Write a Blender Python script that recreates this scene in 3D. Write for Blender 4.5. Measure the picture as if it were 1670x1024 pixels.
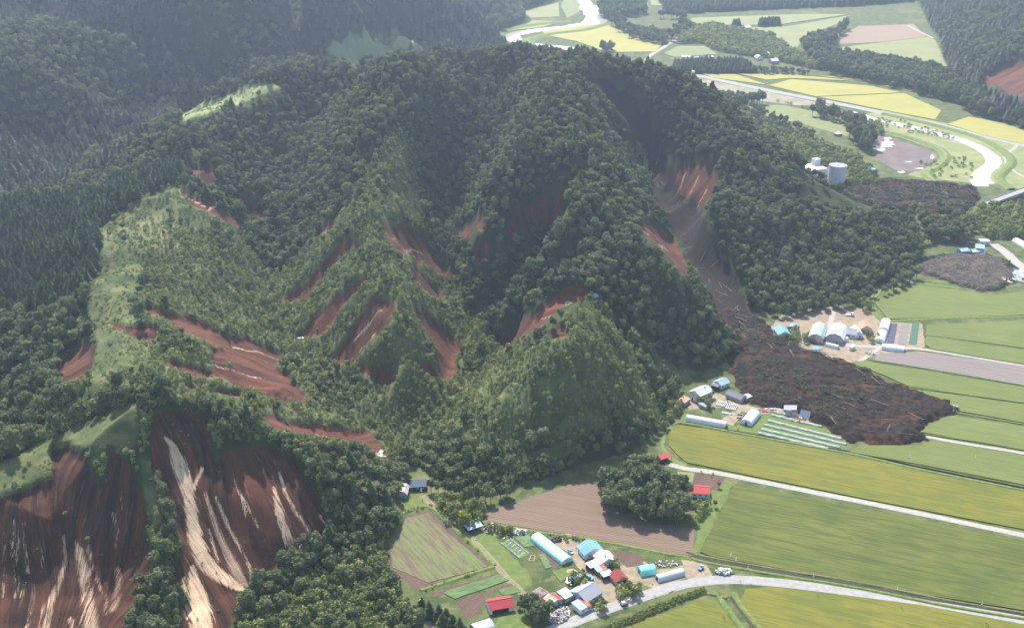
import bpy, math, random
import numpy as np
R = math.radians
for o in list(bpy.data.objects): bpy.data.objects.remove(o)
scene = bpy.context.scene
COL = scene.collection

# ------------------------------------------------------------------ camera
CAM_H, PITCH, FPX = 352.0, R(23.65), 1900.0
cam_data = bpy.data.cameras.new('camera')
cam = bpy.data.objects.new('camera', cam_data); COL.objects.link(cam)
cam.location = (0, 0, CAM_H)
cam.rotation_euler = (math.pi/2 - PITCH, 0, 0)
cam_data.sensor_width = 36.0
cam_data.lens = 36.0*FPX/1670.0
cam_data.clip_start = 1.0; cam_data.clip_end = 40000.0
scene.camera = cam

# ------------------------------------------------------------------ light
SUN_EL, SUN_AZ = R(50), R(-14)          # azimuth east (right) of the view direction
world = bpy.data.worlds.new('World'); scene.world = world; world.use_nodes = True
wn = world.node_tree.nodes; wl = world.node_tree.links
bg = wn['Background']
sky = wn.new('ShaderNodeTexSky'); sky.sky_type = 'NISHITA'; sky.sun_disc = False
sky.sun_elevation = SUN_EL; sky.sun_rotation = SUN_AZ
sky.altitude = 350; sky.air_density = 1.0; sky.dust_density = 2.0; sky.ozone_density = 1.0
wl.new(sky.outputs[0], bg.inputs[0]); bg.inputs[1].default_value = 0.15
sun_d = bpy.data.lights.new('sun', 'SUN'); sun = bpy.data.objects.new('sun', sun_d); COL.objects.link(sun)
sun_d.energy = 4.5; sun_d.angle = R(0.53); sun_d.color = (1.0, 0.95, 0.88)
sun.rotation_euler = (R(90)-SUN_EL, 0, -SUN_AZ+math.pi)
sun.rotation_euler = (-(R(90)-SUN_EL), 0, -SUN_AZ)
scene.view_settings.view_transform = 'Standard'; scene.view_settings.look = 'None'
scene.view_settings.exposure = 0.95; scene.view_settings.gamma = 1.0
scene.view_settings.use_curve_mapping = False
scene.cycles.volume_bounces = 1
scene.cycles.max_bounces = 6

# ------------------------------------------------------------------ pixel -> place
CP, SP_ = math.cos(PITCH), math.sin(PITCH)
def ray(px, py):
    a = (px-835.0)/FPX; v = (512.0-py)/FPX
    return np.array([a, CP+v*SP_, -SP_+v*CP])
def P(px, py, z=0.0):
    d = ray(px, py); t = (z-CAM_H)/d[2]
    return (d[0]*t, d[1]*t, z)

# ------------------------------------------------------------------ terrain height: ridges, valleys, feet
LINES = [
 # west ridge, from the lower left round to the summit
 [(-120,830,34),(0,765,45),(100,715,55),(200,662,66),(240,610,70),(215,560,69),(200,500,66),(185,440,64),(180,390,66),(210,345,70),(290,275,78),(300,240,84),(320,205,90),(380,160,98),(430,148,102),(520,122,105),(600,105,109),(700,98,112),(830,98,116),(900,97,121),(960,98,127)],
 # its west side
 [(0,690,32),(60,620,38),(100,590,48),(60,500,45),(0,500,38)],
 [(0,400,45),(80,380,55)],
 [(-120,360,40),(0,352,48),(100,328,52),(200,292,64)],
 [(-150,350,10),(0,338,15),(145,283,18),(200,205,25),(260,160,35),(350,128,45)],
 [(0,290,28),(0,250,40),(0,200,55)],
 # far mountains
 [(-150,160,80),(0,140,90),(100,155,72),(190,192,44)],
 [(-100,220,44),(0,225,42),(100,245,26)],
 [(60,105,68),(180,132,47),(250,160,34)],
 [(-150,60,110),(60,45,118),(200,82,93),(300,122,60)],
 [(180,30,92),(250,45,78),(340,78,58),(370,108,46)],
 [(250,0,138),(400,42,98),(470,85,62)],
 [(500,20,78),(490,60,55),(480,95,48)],
 [(560,-15,100),(650,0,95),(740,22,68),(795,52,24)],
 [(540,85,50),(600,75,50),(680,78,30),(560,50,64),(640,60,56)],
 [(100,-20,135),(300,-30,160),(450,-40,150),(650,-40,130)],
 # spur 1 with the fan of scars
 [(700,98,112),(720,135,103),(690,180,95),(650,240,84),(612,300,74),(605,350,70),(625,400,62),(648,450,54),(655,500,46),(650,550,38),(650,590,30)],
 [(640,640,12),(600,650,13)],
 # valley 1
 [(650,770,3),(620,720,7),(560,640,14),(500,590,20),(458,540,26),(440,490,33),(430,440,41),(430,390,50),(440,340,58),(470,280,66),(500,220,75),(540,170,85)],
 # valley 2
 [(680,700,7),(720,650,10),(730,590,15),(745,540,21),(750,490,27),(735,440,34),(725,400,41),(720,350,50),(712,300,60),(740,240,70),(790,180,82),(830,140,94)],
 # spur 2
 [(880,112,116),(870,160,104),(850,220,94),(812,290,78),(790,340,66),(770,390,50)],
 [(790,450,36),(830,405,49),(850,372,57)],
 # spur 3 to the dome
 [(960,98,127),(935,180,105),(940,240,93),(960,290,82),(990,340,74),(1010,388,66),(1060,432,54),(1110,482,38),(1150,530,20),(1172,580,4)],
 [(940,310,76),(905,382,64),(862,432,49),(822,482,33),(790,520,24)],
 [(765,570,17),(800,540,20),(840,510,26),(880,475,35),(905,450,41),(935,430,49)],
 [(985,402,62),(950,432,56),(900,472,46),(850,508,35),(805,548,21)],
 [(790,600,13),(830,572,19),(880,545,29),(920,512,40)],
 # front hill
 [(965,480,50),(962,520,52),(937,558,52),(900,582,46),(840,622,31),(780,662,18),(740,692,8)],
 [(937,558,52),(1000,590,37),(1050,640,17),(1085,662,1)],
 [(937,558,52),(905,650,31),(885,700,19),(880,750,8),(850,792,0)],
 [(1000,530,34),(1050,580,18),(1110,622,2)],
 # gully of the great slide
 [(1002,150,99),(1030,200,82),(1060,260,62),(1085,330,45),(1110,390,31),(1150,450,18),(1190,510,7),(1212,545,1)],
 # east ridge
 [(960,98,127),(1000,104,119),(1040,127,112),(1090,167,98),(1140,217,80),(1190,267,66),(1240,300,52),(1300,336,35),(1380,366,22),(1440,384,13),(1500,396,3)],
 [(1160,335,52),(1210,420,26),(1300,410,22)],
 # lower left faces and the green spur between
 [(225,690,66),(240,760,50),(255,830,36),(270,900,24),(280,980,10),(285,1060,0)],
 [(120,800,40),(100,900,20),(100,1000,3)],[(30,870,30),(0,1000,4)],[(180,800,42),(200,900,20),(200,1000,4)],
 [(295,720,56),(330,800,36),(360,880,21),(400,950,8),(330,1020,2)],
 [(450,800,31),(500,860,16),(400,800,35)],
 [(240,640,68),(290,655,68),(350,667,62),(420,692,52),(500,722,40),(560,762,28),(620,805,14),(640,850,3)],
 [(350,560,48),(450,620,30),(560,700,15)],[(400,645,42),(330,630,56)],
 [(320,480,50),(360,420,55),(350,335,66)],
 # feet (ground level)
 [(560,900,3),(480,950,1),(400,1030,0)],
 [(640,850,2),(650,800,2),(690,800,0),(760,812,0),(800,815,0),(850,800,0),(950,762,0),(1040,738,0),(1080,700,0),(1100,650,0),(1130,615,0),(1185,600,0),(1205,575,0),(1250,517,0),(1300,506,0),(1380,492,0),(1430,475,0),(1490,450,0),(1512,420,0),(1510,395,0)],
 [(1480,352,0),(1400,330,0),(1300,300,0),(1200,230,0),(1190,177,0)],
 # mountains at the upper right
 [(1720,230,0),(1600,190,0),(1556,142,0),(1535,90,0),(1512,40,0),(1490,0,0)],
 [(1640,142,20),(1670,100,38),(1600,62,32),(1670,40,52),(1590,15,36)],[(1720,150,40),(1780,100,60),(1780,0,90),(1660,0,66)],
 [(800,75,0),(770,55,10)],[(820,90,0),(800,98,0)],
]
WPTS = [(-172,1370,40),(-60,1360,25),(40,1320,20),(-300,1400,50),(60,1420,0),(150,1430,0),(0,1480,0),(-100,1520,0),(-170,1600,0),
        (-420,1380,45),(-700,1500,130),(-700,1900,180),(-300,2000,170),(-300,2600,200),(-100,2400,60),(-1200,1500,150),(-1200,2600,220),
        (-600,900,40),(-600,600,40),(-450,500,30),(-420,400,0),(-300,360,-4),(-160,380,-3),(1100,1500,90),(1100,2200,140),(1300,3000,160),(900,3000,120)]
FLATS = [(700,900),(760,860),(850,900),(950,850),(1000,960),(1100,780),(1100,900),(1200,700),(1300,620),(1400,560),(1350,520),(1400,700),(1600,800),(1600,950),
         (1400,1000),(1200,1000),(900,1010),(700,1010),(1600,600),(1600,470),(1560,400),(1640,380),(1660,300),(1600,330),(1450,290),(1350,260),(1300,220),(1500,200),
         (1400,150),(1250,160),(1200,120),(1100,110),(1100,60),(950,40),(850,50),(870,20),(1000,10),(1200,60),(1300,30),(1450,60),(1400,100),(1450,0),(1000,-60),(1200,-60),(850,-40),(1400,-60),(640,980),(560,1000)]

def densify(line, step):
    out = []
    for a, b in zip(line[:-1], line[1:]):
        a = np.array(a, float); b = np.array(b, float)
        n = max(1, int(np.linalg.norm((b-a)[:2])/step))
        for i in range(n): out.append(a+(b-a)*i/n)
    out.append(np.array(line[-1], float))
    return out
ctrl = []
VALLEYS = {(650,770,3), (680,700,7), (765,570,17), (790,600,13), (1002,150,99)}
SPURS = {(700,98,112), (880,112,116), (960,98,127), (985,402,62), (940,310,76), (965,480,50), (937,558,52)}
for L in LINES:
    if L[0] in VALLEYS or L[0] == (650,770,3): L = [(a, b, c*(.58+.42*min(1, max(0, c-50)/40))) for a, b, c in L]
    elif L[0] in SPURS and L[1] != (1000,104,119): L = [(a, b, c*(1+.17*min(1, max(0, 112-c)/20)*min(1, c/30))) for a, b, c in L]
    W = [P(*p) for p in L]
    ctrl += densify(W, 14.0)
ctrl += [np.array(w, float) for w in WPTS]
ctrl += [np.array(P(x, y, 0)) + np.array([0, 0, -5.0]) for x, y in FLATS]
C = np.array(ctrl)
keep = []; cell = {}
for i, c in enumerate(C):                      # drop near-duplicates
    k = (int(c[0]//6), int(c[1]//6))
    if k in cell: continue
    cell[k] = 1; keep.append(i)
C = C[keep]
def kern(d2): return np.sqrt(d2+25.0)
D2 = (C[:,None,0]-C[None,:,0])**2+(C[:,None,1]-C[None,:,1])**2
n = len(C)
A = np.zeros((n+1, n+1)); A[:n,:n] = -kern(D2)+np.eye(n)*(-3.0)*0+np.eye(n)*(-1.0)*0
A[:n,:n] += np.eye(n)*.5                      # light smoothing
A[:n,n] = 1; A[n,:n] = 1
SOL = np.linalg.solve(A, np.append(C[:,2], 0))
def rbf(x, y):
    x = np.asarray(x, float).ravel(); y = np.asarray(y, float).ravel()
    out = np.empty(len(x))
    for i in range(0, len(x), 20000):
        d2 = (x[i:i+20000,None]-C[None,:,0])**2+(y[i:i+20000,None]-C[None,:,1])**2
        out[i:i+20000] = -kern(d2)@SOL[:n]+SOL[n]
    return out

# value noise
rng = np.random.default_rng(7)
NT = rng.random((256, 256))
def vnoise(x, y):
    xi = np.floor(x).astype(int); yi = np.floor(y).astype(int)
    fx = x-xi; fy = y-yi; fx = fx*fx*(3-2*fx); fy = fy*fy*(3-2*fy)
    a = NT[xi&255, yi&255]; b = NT[(xi+1)&255, yi&255]; c = NT[xi&255, (yi+1)&255]; d = NT[(xi+1)&255, (yi+1)&255]
    return (a*(1-fx)+b*fx)*(1-fy)+(c*(1-fx)+d*fx)*fy
def fbm(x, y, o=4):
    s = 0; a = .5; t = 0
    for k in range(o):
        s = s+a*vnoise(x*2**k+17*k, y*2**k+31*k); t += a; a *= .5
    return s/t
def sstep(a, b, x):
    t = np.clip((x-a)/(b-a), 0, 1); return t*t*(3-2*t)

# grid: fine near the lower left faces, coarser with distance
ys = [330.0]
while ys[-1] < 405: ys.append(ys[-1]+2.5)
while ys[-1] < 556: ys.append(ys[-1]+0.9)
while ys[-1] < 720: ys.append(ys[-1]+1.8)
while ys[-1] < 1500: ys.append(ys[-1]+2.6)
while ys[-1] < 3400: ys.append(ys[-1]+ys[-1]*0.0035)
while ys[-1] < 7000: ys.append(ys[-1]*1.12)
xs = [-330.0]
while xs[-1] < -112: xs.append(xs[-1]+0.9)
while xs[-1] < 0: xs.append(xs[-1]+1.8)
while xs[-1] < 480: xs.append(xs[-1]+2.6)
while xs[-1] < 1400: xs.append(xs[-1]+6)
while xs[-1] < 5000: xs.append(xs[-1]+0.12*abs(xs[-1]))
xl = [-330.0]
while xl[-1] > -620: xl.append(xl[-1]-2.6)
while xl[-1] > -1500: xl.append(xl[-1]-7)
while xl[-1] > -5000: xl.append(xl[-1]-0.12*abs(xl[-1]))
xs = np.array(xl[:0:-1]+xs); ys = np.array([-1500., -800., -300., 100., 250., 300.]+ys)
GX, GY = np.meshgrid(xs, ys)                   # [row y, col x]
def interp_grid(F, x, y):
    x = np.asarray(x, float); y = np.asarray(y, float)
    i = np.clip(np.searchsorted(xs, x)-1, 0, len(xs)-2); j = np.clip(np.searchsorted(ys, y)-1, 0, len(ys)-2)
    fx = np.clip((x-xs[i])/(xs[i+1]-xs[i]), 0, 1); fy = np.clip((y-ys[j])/(ys[j+1]-ys[j]), 0, 1)
    return (F[j,i]*(1-fx)+F[j,i+1]*fx)*(1-fy)+(F[j+1,i]*(1-fx)+F[j+1,i+1]*fx)*fy
gy0, gx0 = np.arange(320, 3400, 5.0), np.arange(-1500, 1500, 5.0)     # solve on a 5 m lattice, then sample
LX, LY = np.meshgrid(gx0, gy0)
LZ = rbf(LX, LY).reshape(LX.shape)
def lat(x, y):
    u = np.clip((x-gx0[0])/5.0, 0, len(gx0)-1.001); v = np.clip((y-gy0[0])/5.0, 0, len(gy0)-1.001)
    i = u.astype(int); j = v.astype(int); fu = u-i; fv = v-j
    return (LZ[j,i]*(1-fu)+LZ[j,i+1]*fu)*(1-fv)+(LZ[j+1,i]*(1-fu)+LZ[j+1,i+1]*fu)*fv
Z = lat(GX, GY)
gul = np.abs(fbm(GX/38.0, GY/38.0, 3)-.5)*2                      # creased gullies
hill = sstep(2, 14, Z)
wx = GX+(fbm(GX/60+3, GY/60, 3)-.5)*50; wy = GY+(fbm(GX/60, GY/60+7, 3)-.5)*50
rid = 1-np.abs(fbm(wx/58.0+2, wy/58.0+6, 2)-.5)*4                # ridged: branching side spurs
far_amp = 1+2.2*sstep(1250, 1500, GY)*(GX < 150)
Z = Z + hill*((fbm(GX/30.0+5, GY/30.0+9, 4)-.5)*5 + (rid-.4)*7.6*far_amp*sstep(3, 25, Z))
Z = Z - 600*sstep(9000, 30000, np.hypot(GX, GY))*0
Z = np.where(Z < 0, 0, Z)
Z = Z*sstep(320, 350, GY)

# ------------------------------------------------------------------ draping picked outlines onto the terrain
TT = np.concatenate([np.arange(330, 1100, 1.5), np.arange(1100, 2600, 4.0)])
def hit(px, py):
    d = ray(px, py); d = d/np.linalg.norm(d)
    t = TT/max(d[1], .2)
    x = d[0]*t; y = d[1]*t; z = CAM_H+d[2]*t
    g = interp_grid(Z, x, y)
    k = np.argmax(z <= g)
    if z[k] > g[k]: return P(px, py, 0)[:2]
    if k > 0:
        a = (z[k-1]-g[k-1]); b = (g[k]-z[k]); w = a/(a+b+1e-9)
        return (x[k-1]+(x[k]-x[k-1])*w, y[k-1]+(y[k]-y[k-1])*w)
    return (x[k], y[k])
def poly_sd(poly, X, Y, pad=12.0):
    """signed distance (positive inside) of the points X, Y to a closed outline; -99 far away"""
    poly = np.array(poly); out = np.full(X.shape, -99.0)
    m = (X > poly[:,0].min()-pad) & (X < poly[:,0].max()+pad) & (Y > poly[:,1].min()-pad) & (Y < poly[:,1].max()+pad)
    if not m.any(): return out
    x = X[m]; y = Y[m]; ins = np.zeros(x.shape, bool); dd = np.full(x.shape, 1e9)
    for (ax, ay), (bx, by) in zip(poly, np.roll(poly, -1, 0)):
        c = ((ay > y) != (by > y)); xi = (bx-ax)*(y-ay)/((by-ay) if by != ay else 1e-9)+ax
        ins ^= c & (x < xi)
        L = (bx-ax)**2+(by-ay)**2+1e-9; t = np.clip(((x-ax)*(bx-ax)+(y-ay)*(by-ay))/L, 0, 1)
        dd = np.minimum(dd, (x-ax-t*(bx-ax))**2+(y-ay-t*(by-ay))**2)
    out[m] = np.where(ins, np.sqrt(dd), -np.sqrt(dd)); return out
def line_d(line, X, Y, pad=30.0):
    """min over a polyline (x, y, half width) of distance/halfwidth"""
    out = np.full(X.shape, 9.0); A_ = np.array(line)
    m = (X > A_[:,0].min()-pad) & (X < A_[:,0].max()+pad) & (Y > A_[:,1].min()-pad) & (Y < A_[:,1].max()+pad)
    if not m.any(): return out
    x = X[m]; y = Y[m]; dd = np.full(x.shape, 9.0)
    for (ax, ay, aw), (bx, by, bw) in zip(A_[:-1], A_[1:]):
        L = (bx-ax)**2+(by-ay)**2+1e-9; t = np.clip(((x-ax)*(bx-ax)+(y-ay)*(by-ay))/L, 0, 1)
        dd = np.minimum(dd, np.hypot(x-ax-t*(bx-ax), y-ay-t*(by-ay))/(aw+(bw-aw)*t))
    out[m] = dd; return out
def pdens(poly, step=25):
    out = []
    for a, b in zip(poly, poly[1:]+poly[:1]):
        n_ = max(1, int(math.hypot(b[0]-a[0], b[1]-a[1])/step))
        out += [(a[0]+(b[0]-a[0])*i/n_, a[1]+(b[1]-a[1])*i/n_) for i in range(n_)]
    return out
SOIL = [
 [(0,803),(85,777),(88,768),(84,728),(115,724),(140,735),(152,780),(162,786),(172,778),(174,735),(180,726),(200,735),(215,755),(228,790),(230,820),(240,860),(243,900),(240,940),(225,960),(215,1000),(200,1040),(-60,1060),(-60,815)],
 [(240,700),(250,675),(275,661),(300,663),(340,680),(345,720),(352,742),(365,728),(390,720),(450,728),(480,745),(510,785),(530,830),(548,850),(535,870),(500,885),(480,900),(440,930),(420,945),(400,965),(385,1000),(350,1060),(300,1060),(290,960),(280,930),(298,880),(275,820),(262,780),(245,740)],
 [(218,497),(245,492),(270,505),(300,512),(330,522),(370,543),(410,550),(440,562),(458,575),(448,590),(420,592),(390,584),(380,567),(350,562),(325,550),(300,537),(270,519),(240,508)],
 [(182,521),(205,528),(230,526),(250,528),(258,545),(245,550),(225,552),(210,542),(190,535)],
 [(345,562),(380,567),(400,577),(440,590),(462,602),(480,620),(500,640),(490,652),(450,648),(415,634),(380,622),(350,612),(346,592),(375,590),(345,580)],
 [(262,580),(300,588),(350,600),(350,614),(300,607),(265,592)],
 [(295,618),(330,632),(390,635),(402,648),(370,643),(310,632)],
 [(90,600),(100,575),(130,558),(150,555),(150,590),(140,610),(118,622),(98,620)],
 [(425,668),(480,682),(540,690),(600,700),(612,712),(590,722),(560,716),(500,708),(450,694),(430,682)],
 [(520,724),(560,736),(600,745),(598,752),(560,744),(520,732)],[(600,705),(615,712),(632,745),(615,745),(600,725)],
 [(305,270),(345,272),(355,282),(345,300),(335,298),(315,285)],
 [(298,303),(320,318),(360,338),(385,352),(402,372),(385,368),(350,350),(320,337),(300,318)],[(393,318),(420,335),(440,350),(425,356),(403,348)],
 [(620,350),(650,360),(690,378),(705,400),(725,425),(738,452),(715,440),(690,422),(660,414),(640,400),(630,380)],
 [(508,385),(530,365),(562,350),(547,367),(520,387)],
 [(555,390),(590,392),(595,400),(560,412),(540,432),(520,457),(500,487),(470,491),(462,480),(490,465),(520,430),(540,410)],
 [(595,450),(606,446),(577,477),(547,512),(520,547),(490,551),(475,548),(500,530),(530,495),(560,470)],
 [(600,490),(643,485),(645,505),(630,527),(602,557),(572,588),(545,580),(560,555),(580,520)],
 [(668,443),(695,448),(720,470),(738,492),(715,484),(690,470)],
 [(670,495),(690,500),(710,523),(740,543),(757,560),(740,575),(748,600),(730,618),(712,605),(715,580),(712,560),(695,540),(680,515)],
 [(590,597),(640,590),(645,615),(630,630),(605,617)],[(680,585),(705,590),(712,612),(690,607)],
 [(855,330),(885,313),(915,316),(932,335),(915,352),(880,362),(850,372),(830,382),(820,380),(840,355)],
 [(736,375),(760,368),(792,363),(785,377),(760,387)],[(768,412),(800,393),(808,405),(790,422),(775,427)],
 [(812,558),(835,533),(870,508),(910,473),(935,460),(958,463),(960,480),(935,492),(905,512),(880,532),(850,547),(820,566)],
 [(890,546),(915,525),(932,533),(927,547),(900,552)],
 [(1040,360),(1070,360),(1100,383),(1115,418),(1127,447),(1108,442),(1086,412),(1058,388)],
 [(1100,268),(1130,258),(1165,264),(1172,295),(1150,332),(1135,347),(1110,322),(1088,300)],
 [(1598,122),(1640,104),(1680,95),(1690,160),(1640,150),(1612,138)],
 [(730,330),(745,312),(752,330),(742,350)],
]
MUD = [[(955,127),(985,150),(1010,182),(1035,217),(1050,252),(1060,287),(1068,322),(1085,352),(1105,382),(1125,422),(1150,467),(1175,507),(1188,535),(1245,540),(1218,500),(1205,460),(1190,430),(1165,390),(1150,360),(1140,330),(1110,300),(1090,260),(1070,215),(1045,175),(1020,142),(985,122)]]
CREAM = [
 [(268,700,2),(278,712,5),(288,738,9),(300,770,10),(308,800,8),(312,840,9),(318,870,11),(332,905,12),(360,930,10),(385,944,7),(404,950,3)],
 [(312,915,5),(318,950,12),(326,990,17),(332,1050,20)],[(298,930,3),(305,1000,8)],
 [(328,752,3),(318,775,4),(309,795,4)],[(283,742,4),(292,770,5)],
 [(333,790,2),(345,830,4),(362,875,6),(385,920,8),(402,946,4)],[(350,800,1.5),(372,850,3),(400,900,3),(412,932,3)],
 [(340,850,2),(350,890,3),(356,905,2)],
 [(455,758,1.5),(463,790,4),(480,822,3),(500,850,5),(518,884,6)],[(446,784,4),(456,830,8),(470,868,8),(490,880,6),(512,887,5)],[(520,830,1),(545,860,2.5)],
 [(402,950,3),(392,975,5),(388,1000,3)],[(395,800,1),(420,850,2)],[(380,770,1),(400,830,2)],
 [(20,838,3),(24,880,7),(26,960,8)],[(4,860,3),(4,960,5)],[(36,845,2),(42,920,5)],
 [(102,862,2),(104,900,4),(94,940,6),(78,980,9),(66,1040,12)],
 [(120,870,2),(128,890,7),(138,940,10),(150,1040,14)],[(142,880,4),(152,920,6),(165,955,4)],
 [(184,825,3),(190,855,6),(186,880,4)],[(192,915,5),(190,955,8),(184,990,8)],[(172,960,2),(172,1000,4)],[(66,870,1.5),(66,920,2.5)],[(115,1010,6),(125,1050,8)],[(50,1000,3),(35,1040,3)],[(195,790,.8),(198,820,1.2)],
 [(1040,230,3),(1052,252,5),(1064,280,3)],[(1045,372,1.5),(1075,392,3),(1092,402,1.5)],
 [(1118,275,2),(1110,298,3),(1100,305,1)],[(1140,280,2),(1128,305,2),(1115,318,1)],[(1155,300,1),(1140,325,1)],
 [(325,284,1),(344,297,1.2)],[(306,318,1.2),(340,334,1.6),(372,342,1)],[(378,556,1),(425,566,1.8),(453,578,1)],[(348,590,1.5),(390,597,1.4),(430,606,.8)],
 [(512,696,1),(555,705,1.2),(590,716,.8)],[(640,382,1.5),(672,398,1.8),(690,408,1)],[(930,494,1.5),(900,508,1.4),(872,532,1.6)],[(880,512,3),(895,506,2)],
 [(625,498,1),(600,520,2.6),(575,548,1.8)],[(632,518,1),(605,545,2.2),(585,565,1)],[(607,732,4),(622,738,3)],
]
GRASS = [
 [(-40,820),(0,755),(80,715),(130,693),(190,668),(235,670),(225,735),(205,740),(175,728),(165,760),(150,755),(140,728),(85,722),(85,785),(-40,825)],
 [(228,700),(245,760),(262,830),(275,880),(262,885),(245,840),(232,790),(222,740)],
 [(140,480),(168,420),(160,372),(200,342),(250,312),(292,296),(330,340),(340,372),(292,372),(240,402),(230,442),(225,490),(195,505),(200,540),(250,560),(235,610),(190,610),(160,645),(100,690),(60,700),(140,640),(158,560),(150,530)],
 [(276,190),(310,180),(360,158),(400,141),(440,137),(472,141),(440,153),(400,167),(340,187),(300,198)],
 [(528,93),(560,65),(620,48),(690,68),(720,82),(640,86),(580,106)],
 [(645,240),(665,230),(670,280),(660,310),(682,350),(655,355),(640,320)],
 [(430,660),(480,660),(548,673),(542,687),(480,680),(430,670)],[(298,246),(332,244),(332,266),(298,264)],
 [(590,585),(640,575),(675,560),(680,575),(645,592),(600,597)],[(780,640),(800,600),(815,605),(795,640),(760,670)],
 [(680,810),(640,812),(640,838),(690,828)],
]
GBAND = [[(700,560,1.5),(695,520,1.5),(688,490,1.5)],[(735,685,2),(768,720,2),(800,742,2.5),(840,752,2.5),(885,746,2.5),(930,730,2)],[(800,655,1.5),(850,652,1.5),(900,640,1.5),(930,615,1.5)],[(760,700,1.5),(830,725,1.5),(930,705,1.5),(985,690,1.5)],[(150,640,4),(215,590,6),(200,520,6),(175,450,5),(180,400,6)],[(1065,600,5),(1110,612,5),(1150,612,4)],[(1050,575,3),(1100,605,4)]]
YOUNG = [[(285,300),(340,330),(400,400),(445,445),(500,400),(560,340),(600,280),(640,200),(680,230),(690,350),(745,470),(785,535),(815,560),(900,550),(955,480),(975,490),(1040,590),(1085,655),(1070,690),(1000,700),(900,730),(800,740),(740,700),(690,740),(640,770),(600,760),(520,710),(420,690),(330,655),(240,640),(215,600),(230,500),(225,450),(165,370)]]
CONI = [[(-80,350),(60,332),(150,326),(250,286),(300,232),(318,245),(300,292),(200,342),(162,380),(160,440),(130,500),(60,520),(-80,535)]]
THIN = [[(85,728),(40,760),(-40,810),(0,755),(80,715),(150,690),(220,680),(225,735),(175,728),(140,728)]]

def drape(poly, dens=True): return [hit(x, y) for x, y in (pdens(poly) if dens else poly)]
def mpx(py): d = ray(835, py); return (CAM_H/-d[2])/FPX*1.0
m_soil = np.zeros(GX.shape); m_mud = m_soil.copy(); m_grass = m_soil.copy(); m_cream = m_soil.copy(); m_young = m_soil.copy(); m_coni = m_soil.copy(); m_open = m_soil.copy()
wob = (fbm(GX/6.0, GY/6.0, 3)-.5)*6
Z0 = Z.copy()
for p in SOIL: m_soil = np.maximum(m_soil, sstep(-2.2, 2.2, poly_sd(drape(p), GX, GY)+wob*1.1))
m_dark = np.zeros(GX.shape)
for p in SOIL[:2]: m_dark = np.maximum(m_dark, sstep(-6, 0, poly_sd(drape(p), GX, GY)))
m_dry = np.zeros(GX.shape)
for p in (GRASS[3], GRASS[4]): m_dry = np.maximum(m_dry, sstep(-4, 4, poly_sd(drape(p), GX, GY)))  # two far clearings, where dim lighting is offset in the grass colour
for p in MUD: m_mud = np.maximum(m_mud, sstep(-3, 3, poly_sd(drape(p), GX, GY)+wob))
for p in GRASS: m_grass = np.maximum(m_grass, sstep(-4, 4, poly_sd(drape(p), GX, GY)+wob))
for p in GBAND:
    L = [hit(x, y)+(w,) for x, y, w in p]; m_grass = np.maximum(m_grass, .8*sstep(1.6, .5, line_d(L, GX, GY)+wob*.12))
for p in YOUNG: m_young = np.maximum(m_young, sstep(-4, 4, poly_sd(drape(p), GX, GY)+wob*2))
for p in CONI: m_coni = np.maximum(m_coni, sstep(-3, 3, poly_sd(drape(p), GX, GY)+wob))
for p in THIN: m_open = np.maximum(m_open, sstep(-3, 3, poly_sd(drape(p), GX, GY)))
for p in CREAM:
    L = [hit(x, y)+(w*mpx(y)*(.7 if w < 7 else 1.05)+.5,) for x, y, w in p]; m_cream = np.maximum(m_cream, sstep(1.5, .35, line_d(L, GX, GY))*(1.0 if max(q[2] for q in p) < 9 else 1.25)*(.72 if max(q[0] for q in p) < 210 else 1))
far_left = sstep(-330, -360, GX+ (GY-1100)*0.0)*0
# far mountains carry larch plantations
m_far = ((GY > 1330) & (GX < 200) & (Z > 3)) | ((GX < -330) & (GY > 980)) | ((GX > 550) & (GY > 1350) & (Z > 2))

# scars are recessed below the turf, with a broken head wall
Z = Z - 3.0*m_soil*sstep(3, 10, Z0) - 4.0*m_mud*sstep(3, 12, Z0)
# coordinate that stays constant down the fall line (for streaks and rills)
S1 = rbf  # the smooth surface without noise guides the flow
GZY, GZX = np.gradient(LZ, 5.0)
def latg(F, x, y):
    u = np.clip((x-gx0[0])/5.0, 0, len(gx0)-1.001); v = np.clip((y-gy0[0])/5.0, 0, len(gy0)-1.001)
    i = u.astype(int); j = v.astype(int); fu = u-i; fv = v-j
    return (F[j,i]*(1-fu)+F[j,i+1]*fu)*(1-fv)+(F[j+1,i]*(1-fu)+F[j+1,i+1]*fu)*fv
msk = (m_soil > .01) | (m_mud > .01) | (m_cream > .01)
FX = GX.copy(); FY = GY.copy()
fx, fy = GX[msk], GY[msk]; bx_ = fx.copy(); by_ = fy.copy()
BARE = np.maximum(m_soil, m_mud)
act = np.ones(fx.shape, bool); mp = interp_grid(BARE, bx_, by_)
for k in range(170):
    i_ = np.nonzero(act)[0]
    if not len(i_): break
    px_, py_ = bx_[i_], by_[i_]
    gx_ = latg(GZX, px_, py_); gy_ = latg(GZY, px_, py_); L = np.hypot(gx_, gy_)+1e-4
    nx_ = px_+gx_/L*.8; ny_ = py_+gy_/L*.8; mn = interp_grid(BARE, nx_, ny_)
    out_ = mn < .4; w_ = np.where(out_, np.clip((mp[i_]-.4)/(mp[i_]-mn+1e-6), 0, 1), 1.0)
    bx_[i_] = px_+(nx_-px_)*w_; by_[i_] = py_+(ny_-py_)*w_; mp[i_] = mn
    act[i_] = ~out_
FX[msk] = bx_; FY[msk] = by_
rill = np.zeros(GX.shape); rill[msk] = vnoise(FX[msk]/2.6, FY[msk]/2.6)*.6+vnoise(FX[msk]/7, FY[msk]/7)*1.0
Z = Z - rill*m_soil*1.5*sstep(3, 10, Z0)

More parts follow.
